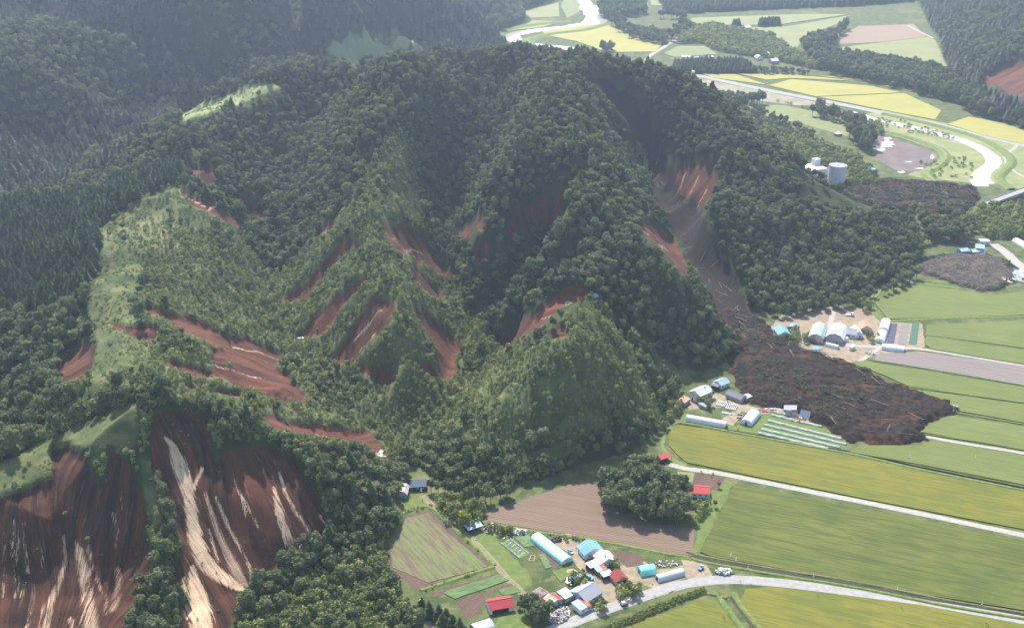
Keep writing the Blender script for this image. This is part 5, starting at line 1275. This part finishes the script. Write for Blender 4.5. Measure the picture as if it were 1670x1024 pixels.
mono('carport', 'open pole shed with a light blue roof at the edge of the ploughed field', [(755,857.5),(780,849.5),(789.5,856),(765,864)], 3.0, .5, M['dark'], M['lblue_roof'], closed=False, cat='carport')
gable('barn', 'old barn with a rusty curved roof at the valley mouth', (656,786), (652.5,801), 8.2, 2.8, 2.2, M['bluew'], M['pink_roof'], cat='barn', gambrel=True)
mono('shed', 'dark slate blue roofed shed beside the rusty barn at the valley mouth', [(666,794.5),(697,793),(695,781.5),(664,783)], 2.8, .5, M['dark'], M['navy'])
gable(H, 'white house with a red roof beside the dark grove', (1127,792), (1158,794), 9, 3.0, 1.8, M['white'], (M['red2'], M['red_roof']))
mono('shed', 'open shed with a dark red roof at the end of the farm lane', [(1067,745),(1088,738.5),(1097,743),(1076,750.5)], 3, .6, M['wood'], M['red_roof'], closed=False)
gable(H, 'two storey pale blue white house at the hill foot beside the debris', (1133,637.5), (1155,628), 10, 5.4, 2.0, M['white'], M['lav'], chimney=True)
mono('shed', 'small shed with an orange and grey roof left of the two storey house', [(1104.7,652),(1117,645),(1125,650),(1117,657.5)], 3, .5, M['grey'], M['orange'])
mono('shed', 'dark roofed shed between the two storey house and the debris', [(1159,628),(1164,622),(1174,627),(1171,631.5)], 3.4, .5, M['dark'], M['dgrey_roof'])
gable(H, 'house with a light blue grey roof pushed by the edge of the debris', (1169,621.5), (1184,615.5), 8, 3, 1.8, M['white'], M['lblue_roof'])
gable('shed', 'long shed with a dark grey roof along the debris edge', (1188,635), (1214,645), 7.5, 2.8, 1.7, M['grey'], M['dgrey_roof'])
mono('shed', 'small tan roofed hut at the end of the long grey shed', [(1214,643.5),(1223,640.5),(1224.5,647),(1214,650.5)], 2.6, .4, M['grey'], M['pink_roof'])
mono('shed', 'low grey shed in the garden in front of the two storey house', [(1138,657.8),(1144,655.8),(1155.5,660.6),(1151,664)], 2.2, .3, M['grey'], M['grey_roof'])
G = 'white tunnel greenhouses by the fields'
tunnel('greenhouse', 'long thin white tunnel greenhouse beside the rice field corner', (1120,684), (1184,695.5), 5.0, 3.4, M['film'])
tunnel('greenhouse', 'short wide white tunnel greenhouse near the netted rows', (1216.5,693), (1231,676), 7.5, 3.8, M['film'])
tunnel('greenhouse', 'long pale teal tunnel greenhouse on the farm', (873.5,877.5), (925,918), 7.0, 3.4, M['teal_film'])
tunnel('greenhouse', 'uncovered tunnel greenhouse with white side skirts and bare hoops', (824.5,882.5), (855,907.5), 6.0, 2.6, M['film'], frame_only=True, ends=False)
tunnel('greenhouse', 'short bright teal tunnel tent on the bare farm yard', (1042,935), (1066.5,930.5), 6.4, 3.7, M['teal_net'])
tunnel('greenhouse', 'grey white tunnel greenhouse beside the main road', (1071,946), (1113.5,934.5), 4.8, 2.8, M['grey_film'])
tunnel('greenhouse', 'white tunnel greenhouse, the upper of two beside the seedling beds', (1445,526), (1441,541), 7, 3.6, M['film'])
tunnel('greenhouse', 'white tunnel greenhouse, the lower of two beside the seedling beds', (1439,544), (1434.5,559), 7, 3.4, M['film'])
tunnel('greenhouse', 'white tunnel greenhouse with a torn roof in front of the seedling beds', (1438,567.5), (1474,572), 6.5, 3.2, M['film'])
tunnel('greenhouse', 'small white tunnel store in the middle of the hamlet yard', (1374,556), (1382,555.5), 4, 3, M['film'])
tunnel('greenhouse', 'long low white tunnel on the dry plot beside the hamlet', (1347,563.5), (1367,568.5), 3.4, 2.6, M['film'])
tunnel('greenhouse', 'white tunnel greenhouse at the right edge above the debris', (1656,395), (1680,408), 8, 4, M['film'])
gable(H, 'bright blue roofed house standing at the debris edge of the hamlet', (1272,529), (1280.5,541), 10, 3.5, 2.4, M['cream'], M['blue_roof'])
tunnel('arched_hut', 'small round blue shed behind the blue roofed house', (1288,538.5), (1294.5,533.5), 4.5, 3.2, M['teal_tin'], cat='hut', hoops=False)
gable('barn', 'large barn with a green grey arched roof in the hamlet', (1338.5,525.5), (1331,545), 11, 3.6, 3, M['cream'], M['green_roof'], cat='barn', gambrel=True, windows=False)
gable('barn', 'large barn with a white arched roof and grey front in the hamlet', (1370,526), (1361.5,544), 13, 3.6, 3.8, M['grey'], M['white_roof'], cat='barn', gambrel=True)
gable(H, 'white house with a dark grey roof right of the big white barn', (1381,535), (1400,538), 10, 3.2, 2.2, M['white'], M['grey_roof'])
gable(H, 'white cross wing with a pale grey roof behind the dark grey roofed house', (1394,529), (1401,540), 7, 3.2, 2.4, M['white'], M['lav'])
gable(H, 'house with a pinkish orange roof at the back of the hamlet', (1408,522), (1414,531), 9.5, 3, 2.8, M['cream'], M['orange'])
mono('shed', 'tiny white hut beside the hamlet lane', [(1386,564),(1393,560.5),(1394.5,564),(1388,568)], 2.6, .4, M['white'], M['white_roof'])
mono('shed', 'blue roofed shed half buried by the debris edge', [(1322,564),(1334,566),(1338,572),(1330,572)], 1.6, .9, M['bluew'], M['blue_roof'])
gable('shed', 'white box shed behind the blue sheds at the wood edge', (1597,391), (1613,391), 6, 3.6, .5, M['white'], M['white_roof'])
gable('barn', 'blue grey barn at the wood edge above the right debris', (1591,398.5), (1606,400), 11, 5, 1.4, M['bluew'], M['lblue_roof'], cat='barn')
gable('shed', 'shed with a pale teal roof, leftmost of the blue sheds above the debris', (1564,405.5), (1578.5,404), 8, 3, 1.4, M['bluew'], M['lblue_roof'])
gable('shed', 'low shed with a white blue roof in front of the blue grey barn', (1583,407), (1599,405.5), 7, 2.8, 1.2, M['cream'], M['lav'])
mono('collapsed_roof', 'white roof sheet collapsed onto the debris below the blue sheds', [(1596,411),(1604,410.5),(1615,417),(1598,417)], 1.2, .8, M['grey'], M['white_roof'], cat='roof sheet')
# facility behind the east ridge
r = mono('factory', 'white flat roofed plant building behind the east ridge', [(1304,270),(1330,265.5),(1348,275),(1316,279.5)], 7.5, .3, M['white'], M['white_roof'], cat='factory')
part('rooftop_block', [(5, 12, 2, 8, 7.4, 14)], M['white'], r); part('roof_groove', [(-9, -8.2, -8, 8, 7.72, 7.8)], M['dgrey_roof'], r)
c_ = P(1366.5, 304, 0); V = []; F = []; n_ = 40; r_, h_ = 8.8, 19.5
def cyl(r_, z0, z1, n_=40, cap=True):
    def f(V, F):
        b = len(V)
        for z_ in (z0, z1): V.extend([(r_*math.cos(i/n_*6.2832), r_*math.sin(i/n_*6.2832), z_) for i in range(n_)])
        F.extend([(b+i, b+(i+1) % n_, b+n_+(i+1) % n_, b+n_+i) for i in range(n_)])
        if cap: F.append(tuple(b+n_+i for i in range(n_)))
    return f
so = root('silo_tank', c_[0], c_[1]+8, 0, .4, 'tall pale round tank standing beside the plant building', 'tank')
part('tank_body', [], M['silo'], so, cyl(r_, 0, h_)); part('rim', [], M['white'], so, cyl(r_+.25, h_-.8, h_+.35, cap=False)); part('roof_disc', [], M['grey_roof'], so, cyl(r_-.6, h_, h_+.25)); part('roof_hatch', [(-1, 1, -1, 1, h_+.2, h_+1)], M['white'], so)
for z_ in (4, 8, 12, 16): part('ring', [], M['lav'], so, cyl(r_+.06, z_, z_+.18, cap=False))
part('ladder', [(r_, r_+.2, -.3, -.2, 0, h_+.6), (r_, r_+.2, .2, .3, 0, h_+.6)], M['pipe'], so)
gable(H, 'small light blue house beyond the round tank', (1419,272.5), (1429,275.5), 9, 5, 2, M['bluew'], M['teal_tin'])
mono('shed', 'white hut among the trees above the plant', [(1361,217),(1369,215.5),(1373,218),(1365,219.5)], 3, .4, M['grey'], M['white_roof'])
gable('shed', 'small white cabin left of the light blue house', (1400,280), (1407,281), 5, 2.4, 1, M['white'], M['white_roof'])
# far farmstead
for lab, A, B, w_, wl_, rs, wm_, rm_ in (('long white shed at the left of the far farmstead', (1112,90.5), (1126,91), 12, 5, 1.5, 'white', 'white_roof'), ('grey roofed shed second from left in the far farmstead', (1132,92), (1143,92), 11, 4, 1.5, 'grey', 'grey_roof'),
   ('far farmhouse with an orange roof', (1150,92), (1158,91), 12, 4, 2.5, 'cream', 'orange'), ('white far shed right of the orange roofed farmhouse', (1160,91), (1165,92.5), 10, 4, 3, 'white', 'white_roof'), ('white far shed behind the conifer belt', (1170,95.5), (1177,94.5), 11, 5, 3, 'white', 'white_roof'),
   ('small white hut behind the conifer belt', (1181,94), (1185,95), 8, 4, 3, 'white', 'white_roof'), ('white shed left of the white dome', (1235,89), (1240,91), 11, 4, 3, 'white', 'white_roof'), ('long pale barn below the white dome', (1256,96), (1268,95.5), 14, 4.5, 2.5, 'grey', 'lav'),
   ('reddish shed beside the long pale barn', (1262,92), (1268,92), 9, 4, 2, 'wood', 'orange'), ('white farmhouse at the highway bend', (1058,104), (1066,104.5), 11, 4, 3, 'white', 'white_roof'), ('small pale house under the firs at the highway bend', (1050,107), (1056,108), 10, 4, 3, 'white', 'lav'),
   ('white roadside building on the distant highway', (1128,115), (1133,115), 8, 4, 1, 'white', 'white_roof'), ('white house in the trees near the far river', (1031,10), (1037,12), 14, 5, 4, 'white', 'white_roof'), ('pale farmhouse on the far yellow field', (1213,42), (1222,41), 15, 5, 3, 'white', 'lav')):
    gable('far_building', lab, A, B, w_, wl_, rs, M[wm_], M[rm_], cat='building')
def dome(label, px, py, r_):
    c_ = P(px, py, 0); o = root('dome_hut', c_[0], c_[1], 0, 0, label, 'dome')
    def f(V, F):
        rows = [(r_*math.cos(t), r_*math.sin(t)) for t in np.linspace(0, 1.5, 7)]
        for q, zz in rows: V.extend([(q*math.cos(a/20*6.2832), q*math.sin(a/20*6.2832), zz) for a in range(20)])
        for j in range(6):
            for i in range(20): F.append((j*20+i, j*20+(i+1) % 20, (j+1)*20+(i+1) % 20, (j+1)*20+i))
        F.append(tuple(120+i for i in range(20)))
    part('dome_shell', [], M['film'], o, f); part('door', [(-1.5, 1.5, -r_-.1, -r_+.3, 0, 3)], M['grey'], o)
dome('white dome hut in the far farmstead', 1251, 93, 7.5); dome('white dome alone on the far green field at the top', 793, 26, 8)
# bridge at the right edge
a = P(1608, 332, 3.5); b = P(1680, 306, 6); ang = math.atan2(b[1]-a[1], b[0]-a[0]); L = math.hypot(b[0]-a[0], b[1]-a[1])
br = root('bridge', a[0], a[1], 0, ang, 'grey concrete road bridge reaching in from the right edge', 'bridge'); sl = 2.4/L
def deck(z0, z1, y0, y1, x0=0, x1=L*1.6):
    def f(V, F):
        b_ = len(V); V.extend([(x0,y0,z0+x0*sl),(x1,y0,z0+x1*sl),(x1,y1,z0+x1*sl),(x0,y1,z0+x0*sl),(x0,y0,z1+x0*sl),(x1,y0,z1+x1*sl),(x1,y1,z1+x1*sl),(x0,y1,z1+x0*sl)])
        F.extend([(b_,b_+3,b_+2,b_+1),(b_+4,b_+5,b_+6,b_+7),(b_,b_+1,b_+5,b_+4),(b_+1,b_+2,b_+6,b_+5),(b_+2,b_+3,b_+7,b_+6),(b_+3,b_,b_+4,b_+7)])
    return f
part('deck', [], M['conc'], br, deck(2.2, 3.2, -4.2, 4.2)); part('road_surface', [], ASPH, br, deck(3.2, 3.26, -3.4, 3.4)); part('parapet', [], M['conc'], br, deck(3.2, 4.1, -4.2, -3.9)); part('parapet', [], M['conc'], br, deck(3.2, 4.1, 3.9, 4.2))
for q in (.25, .8, 1.3): part('pier', [(L*q-1, L*q+1, -3, 3, -.5, 2.3+L*q*sl)], M['conc'], br)
# wrecked house at the debris edge
wr = root('wrecked_house', *P(1299, 680, 0)[:2], 0, -.35, 'wrecked house torn open with tilted grey roofs at the debris edge', 'house')
def tilted(name, x, y, z_, l, w, rx, ry, rz, mat):
    o = part(name, [(-l/2, l/2, -w/2, w/2, -.08, .08)], mat, wr); o.location = (x, y, z_); o.rotation_euler = (rx, ry, rz); return o
tilted('roof', -4.5, 1.5, 5.2, 8, 5, .15, -.12, .1, M['grey_roof']); tilted('roof', 5, -.5, 2.8, 6, 5.5, 1.05, .1, .1, M['lav']); part('wall', [(-7, -3.2, -1.5, 3, 0, 4.8)], M['grey'], wr); part('wall', [(-3.0, 0, -.8, 2, 0, 4)], M['yellow'], wr, label='pale timber wall torn open')
tilted('broken_wall', 1.2, -.6, 1.4, 3.6, 2.6, .7, .3, .5, M['yellow']); tilted('broken_wall', 3, 1.5, 1.8, 3, 2, .3, -.6, .2, M['rust_roof']); tilted('broken_wall', 0, -2, .7, 3, 1.4, .2, .15, -.4, M['yellow'])
part('wall', [(3.5, 7, .5, 2.2, 0, 2.4)], M['grey'], wr)

# ------------------------------------------------------------------ farm furniture
def lattice(name, label, c4, h, nx_, mat, cat):
    c, L, W_, ang = rect(c4, 0); r = root(name, c[0], c[1], 0, ang, label, cat); l, w = L/2, W_/2
    for s in (-1, 1): part('side_rail', [(-l, l, s*w-.12, s*w+.12, 0, h)], mat, r)
    for i in range(nx_+1): x = -l+.12+(L-.24)*i/nx_; part('cross_rail', [(x-.12, x+.12, -w+.13, w-.13, .02, h)], mat, r)
    return r
lattice('raised_bed', 'pale framed garden beds in front of the long grey shed, left one', [(1168,661),(1182,664.5),(1184,657.5),(1171,655)], .8, 5, M['film'], 'garden bed')
lattice('raised_bed', 'pale framed garden beds in front of the long grey shed, right one', [(1184,667),(1200,669.5),(1202,662),(1186,659)], .8, 5, M['film'], 'garden bed')
lattice('timber_rack', 'low rack of pale weathered timbers left of the light blue walled shed', [(867,968),(882,978.5),(893,966.5),(879,960)], 1.2, 8, M['pink_roof'], 'timber rack')
lattice('timber_frame', 'thin pale yellow frame in the vegetable garden', [(862,912),(874,918),(870,904),(866,908)], .3, 1, M['yellow'], 'garden_frame')  # low plain frame of pale yellow timber on the garden ground
for i, (A_, B_) in enumerate((((1258,677),(1340,696)), ((1252,686),(1372,716)), ((1246,693),(1380,725)), ((1241,700),(1370,730)), ((1262,672),(1320,684)), ((1236,706),(1350,732)))):
    cx, cy, L, ang = span(A_, B_, 0); r = root('netted_row', cx, cy, 0, ang, 'long low netted crop row, %s' % ('first from the wrecked house', 'third from the wrecked house', 'fourth from the wrecked house', 'fifth from the wrecked house', 'shortest, closest to the wrecked house', 'sixth, nearest the rice field')[i], 'crop row', 'netted crop rows beside the debris')
    def nf(V, F, L=L):
        w = 1.3; m_ = 6
        for k in range(21):
            x = -L/2+L*k/20; hh = .95+.15*math.sin(k*1.7)
            V.extend([(x, -w*math.cos(t), hh*math.sin(t)+.02) for t in np.linspace(0, math.pi, m_)])
        for k in range(20):
            for j in range(m_-1): F.append((k*m_+j, (k+1)*m_+j, (k+1)*m_+j+1, k*m_+j+1))
    part('net', [], plain_mat('crop_net', (.36,.40,.36), (.24,.29,.23), .35, .8), r, nf)
    for k in (-1, 0, 1): part('peg', [(k*L*.48-.05, k*L*.48+.05, -1.35, -1.25, 0, .5)], M['pipe'], r)
tunnel('low_tunnel', 'short white low tunnel in front of the framed garden beds', (1177.5,673), (1193,676), 1.6, .9, M['film'], cat='low tunnel', hoops=False, ends=False)
def heap(name, label, px, py, rx, ry, h, mats, n_, cat, smin=.3, smax=1.1, flat_=.5, seed=1):
    rg = random.Random(seed); c = P(px, py, 0); V = []; F = []; MI = []
    for k in range(n_):
        a = rg.uniform(0, 6.28); q = math.sqrt(rg.random()); x, y = math.cos(a)*rx*q, math.sin(a)*ry*q; z_ = rg.uniform(0, h)*(1-q*.8); s1, s2, s3 = rg.uniform(smin, smax), rg.uniform(smin, smax)*.6, rg.uniform(.1, smin+.2)*flat_*2
        b = len(V); t = rg.uniform(0, 3.14); tilt = rg.uniform(-.3, .3); lv = []
        box(lv, F_ := [], -s1, s1, -s2, s2, 0, s3)
        for (u, v, w) in lv: V.append((x+u*math.cos(t)-v*math.sin(t), y+u*math.sin(t)+v*math.cos(t), z_+w+u*tilt))
        F += [tuple(i+b for i in f) for f in F_]; MI += [k % len(mats)]*6
    me = new_mesh(name, V, F, mats); me.polygons.foreach_set('material_index', MI); o = link(name, me, loc=(c[0], c[1], .05), kind='stuff', label=label, category=cat); return o
heap('scrap_heap', 'grey heap of weathered scrap timber beside the road', 912, 1003, 5.0, 6.5, 1.6, [M['grey'], M['wood'], M['lav'], M['dark'], M['conc'], M['wood']], 420, 'scrap heap', .2, .9, seed=2).rotation_euler = (0, 0, -.6)
heap('scrap_heap', 'white torn sheets piled at the end of the long low shed', 932, 948, 2.6, 3.2, 1.4, [M['film'], M['dark'], M['film']], 50, 'scrap heap', .4, 1.2, seed=3)
heap('bag_pile', 'pile of white bags beside the road junction', 1180, 933.5, 4.2, 2.2, 1.5, [M['plastic'], M['plastic'], M['grey']], 130, 'bag pile', .35, .8, 1.2, seed=4)
heap('scrap_heap', 'scattered white junk above the round metal tunnel', 1087, 920, 6, 2.6, .7, [M['plastic'], M['wood'], M['conc']], 40, 'junk', .2, .6, 1, seed=5)
heap('scrap_heap', 'old machine parts and pipes at the field corner by the pole shed', 800, 860, 4, 5, 1.2, [M['grey'], M['dark'], M['conc'], M['wood']], 70, 'scrap heap', .2, 1.0, seed=6)
heap('stone_heap', 'pile of pale grey stones above the bare greenhouse frame', 848, 869, 4, 2.2, 1.4, [M['conc'], M['lav']], 60, 'stone heap', .3, .8, 1.3, seed=7)
heap('soil_heap', 'dark heap of earth and roots above the long teal greenhouse', 906.5, 880, 2.6, 2, 1.6, [M['black'], M['wood']], 60, 'earth heap', .3, .8, 1.3, seed=8)
heap('scrap_heap', 'small clutter of crates beside the short wide greenhouse', 1209, 681, 2.6, 4.0, 1.0, [M['plastic'], M['grey'], M['dark']], 60, 'clutter', .2, .6, 1, seed=9)
heap('house_wreckage', 'splintered boards scattered left of the wrecked house', 1262, 669, 9, 2.4, 1.0, [M['yellow'], M['plastic'], M['wood'], M['red_roof']], 110, 'wreckage', .3, 1.3, seed=10)
heap('house_wreckage', 'splintered boards at the wrecked house', 1306, 684, 7, 4, 1.6, [M['yellow'], M['rust_roof'], M['lav'], M['wood']], 120, 'wreckage', .3, 1.3, seed=11)
heap('house_wreckage', 'white fragments on the tip of the slide debris', 1551, 667, 5, 5, 3.4, [M['plastic'], M['wood'], M['plastic']], 30, 'wreckage', .3, .8, seed=12)
heap('plastic_sheets', 'torn white and teal greenhouse sheets beside the right debris', 1655, 447, 13, 9, 1.6, [M['plastic'], M['plastic'], M['teal_film']], 90, 'plastic sheets', .8, 2.6, .4, seed=13)
heap('plastic_sheets', 'crumpled white sheets at the lower end of the right debris', 1640, 458, 14, 5, 1.6, [M['plastic'], M['conc']], 70, 'plastic sheets', .8, 2.4, .4, seed=14)
heap('scrap_heap', 'pipes and crates beside the torn greenhouse', 1420, 577, 3.4, 2.6, 1, [M['plastic'], M['conc'], M['dark']], 30, 'clutter', .3, .9, seed=15)
heap('scrap_heap', 'clutter of farm tools beside the green grey barn', 1330, 558, 6, 2.6, 1.4, [M['orange'], M['plastic'], M['wood'], M['grey']], 70, 'clutter', .3, 1.0, seed=16)
heap('house_wreckage', 'metal sheets in the dark mud near the bridge', 1506, 323, 16, 9, 2.4, [M['lav'], M['plastic'], M['wood']], 50, 'wreckage', .8, 3.0, .3, seed=17)
c_ = P(932, 932, 0); sp = root('sand_pile', c_[0], c_[1], 0, 0, 'smooth tan pile of sand above the small vegetable bed', 'sand pile')
def sandf(V, F):
    for j in range(6):
        q = 1-j/5.5; zz = 1.5*(1-q**1.3)
        V.extend([(3*q*math.cos(a/16*6.2832)*(1+.06*math.sin(a*3)), 2.2*q*math.sin(a/16*6.2832), zz) for a in range(16)])
    for j in range(5):
        for i in range(16): F.append((j*16+i, j*16+(i+1) % 16, (j+1)*16+(i+1) % 16, (j+1)*16+i))
    F.append(tuple(80+i for i in range(16)))
part('sand', [], M['sand'], sp, sandf)
# poles
def pole(px, py, hgt, label, lamp=False):
    c = P(px, py, 0); o = root('street_lamp' if lamp else 'utility_pole', c[0], c[1], 0, d1+math.pi/2, label, 'street lamp' if lamp else 'pole', None)
    part('pole', [], M['conc'], o, lambda V, F: ribbon3([np.array([0, 0, -.3]), np.array([0, 0, hgt*.5]), np.array([0, 0, hgt])], .17, .11, V, F, 8))
    if lamp: part('lamp_arm', [(-.06, 1.4, -.05, .05, hgt-.3, hgt-.18)], M['pipe'], o); part('lamp_head', [(.9, 1.7, -.15, .15, hgt-.42, hgt-.3)], M['white'], o)
    else:
        for z_ in (hgt-.5, hgt-1.3): part('crossarm', [(-.9, .9, -.06, .06, z_, z_+.12)], M['conc'], o)
        for x in (-.8, 0, .8): part('insulator', [(x-.06, x+.06, -.06, .06, hgt-.37, hgt-.15)], M['white'], o)
        part('transformer', [(.2, .7, -.25, .25, hgt-2.9, hgt-2.0)], M['grey'], o)
for a in ((1198,936,10,'concrete utility pole beside the pile of white bags, the nearer of two'), (1190,926,9,'concrete utility pole beside the pile of white bags, the farther of two'), (1218,944,8,'short utility pole at the road bend right of the bag pile'), (1324,961,9.5,'utility pole on the main road, second from the bag pile'), (1460,982,9.5,'utility pole on the main road in the middle of the right rice fields'), (1597,1007,9.5,'utility pole on the main road nearest the right edge'),
          (1174,1000,8,'utility pole beside the ditch between the two lowest rice fields'), (919,1026,8.5,'utility pole at the bottom edge beside the scrap heap'), (866,990,8,'utility pole beside the timber rack'), (776,893,7,'pole on the grass beside the farm track below the pole shed'), (687,811,6,'pole on the grass beside the slate blue roofed shed'),
          (1063,965,7,'pole on the verge below the grey white tunnel'), (1594,562,8,'lone pole on the field road at the right'), (1482,758,7,'lone pole on the bank between the two long rice fields'), (1624,398,9,'pole beside the white box shed'), (1184,700,6,'pole at the end of the long thin white greenhouse'), (1668,232,16,'tall pole standing in the far yellow field'), (1588,760,7,'lone pole on the long bank near the right edge')):
    pole(*a)
pole(685, 1003, 9, 'white street lamp among the dark firs at the bottom', True)
# vehicles
def vehicle(name, label, px, py, ang, l, w, h, body, cab, cat, pickup=False):
    c = P(px, py, 0); o = root(name, c[0], c[1], .1, ang, label, cat)
    part('body', [(-l/2, l/2, -w/2, w/2, .35, h*.55)] if not pickup else [(-l/2, l/2, -w/2, w/2, .4, .75), (-l/2, l*.12, -w/2, w/2, .76, 1.0)], body, o)
    def cabf(V, F):
        x0, x1 = (-l*.46, l*.22) if not pickup else (l*.14, l*.5); b = len(V); y = w/2-.02; z0, z1 = (h*.55 if not pickup else .76), h; t = .12*l
        V.extend([(x0,-y,z0),(x1,-y,z0),(x1,y,z0),(x0,y,z0),(x0+t*.4,-y+.12,z1),(x1-t,-y+.12,z1),(x1-t,y-.12,z1),(x0+t*.4,y-.12,z1)])
        F.extend([(b+4,b+5,b+6,b+7),(b,b+1,b+5,b+4),(b+1,b+2,b+6,b+5),(b+2,b+3,b+7,b+6),(b+3,b,b+4,b+7)])
    part('cabin', [], cab, o, cabf)
    part('windscreen', [(l*.10, l*.20, -w*.38, w*.38, h*.6, h*.85)], M['glass'], o)
    for sx in (-1, 1):
        for sy in (-1, 1):
            def wf(V, F, sx=sx, sy=sy):
                n_ = 12; b = len(V)
                for yy in (-.1, .1): V.extend([(sx*l*.32+.3*math.cos(i/n_*6.2832), sy*(w/2-.1)+yy, .3+.3*math.sin(i/n_*6.2832)) for i in range(n_)])
                F.extend([(b+i, b+(i+1) % n_, b+n_+(i+1) % n_, b+n_+i) for i in range(n_)]); F.append(tuple(b+i for i in range(n_))); F.append(tuple(b+n_+i for i in range(n_)))
            part('wheel', [], M['black'], o, wf)
vehicle('parked_car', 'small white and blue car parked left of the blue roofed farm house', 930.5, 901, -1.0, 3.6, 1.6, 1.6, M['white'], M['tarp'], 'car')
vehicle('farm_tractor', 'red and white tractor driving on the main road', 1018, 986.5, .5, 3.4, 1.8, 2.2, M['red_roof'], M['white'], 'tractor')
vehicle('parked_truck', 'white flatbed truck parked behind the hamlet', 1386, 515, -.3, 6, 2.2, 2.5, M['white'], M['white'], 'truck', True)
vehicle('parked_truck', 'small blue and white truck on the verge by the road junction', 1143, 928, .9, 3.4, 1.6, 1.9, M['tarp'], M['white'], 'truck', True)
vehicle('abandoned_vehicle', 'grey vehicle stopped on the grass track below the wood', 1487, 464, .9, 4.2, 1.9, 2.2, M['dgrey_roof'], M['white'], 'van')
# blue sheet on the forest edge, hut on the valley road
hx, hy = hit(968, 484); tp = root('blue_sheet', hx, hy, gz(hx, hy)+.5, -.9, 'crumpled pale blue sheet at the top of a red scar', 'tarpaulin')
part('sheet', [], M['lblue_roof'], tp, lambda V, F: (V.extend([(-3.5,-1.4,.2),(3.5,-1.6,0),(3.6,1.3,1.0),(-3.4,1.5,1.2),(0,-1.5,.6),(0,1.5,1.7)]), F.extend([(0,4,5,3),(4,1,2,5)])))
for i, (a, b, q) in enumerate(((492,552,1.6),(622,738,2.0),(620,745,1.6))):
    hx, hy = hit(a, b); o = root('white_debris', hx, hy, gz(hx, hy)+.6, i*1.3, ('white sheet at the foot of a red scar', 'white metal sheets at the lower end of the valley scar, upper', 'white metal sheets at the lower end of the valley scar, lower')[i], 'sheet')
    part('sheet', [], M['plastic'], o, lambda V, F, q=q: (V.extend([(-q,-q*.5,0),(q,-q*.6,.1),(q*1.1,q*.4,.5),(-q*.9,q*.6,.4)]), F.append((0,1,2,3)))); part('sheet', [], M['plastic'], o, lambda V, F, q=q: (V.extend([(-q*2,-q,0),(-q*1.2,-q*1.1,.1),(-q*1.1,-q*.3,.5),(-q*1.9,-q*.2,.4)]), F.append((0,1,2,3))))
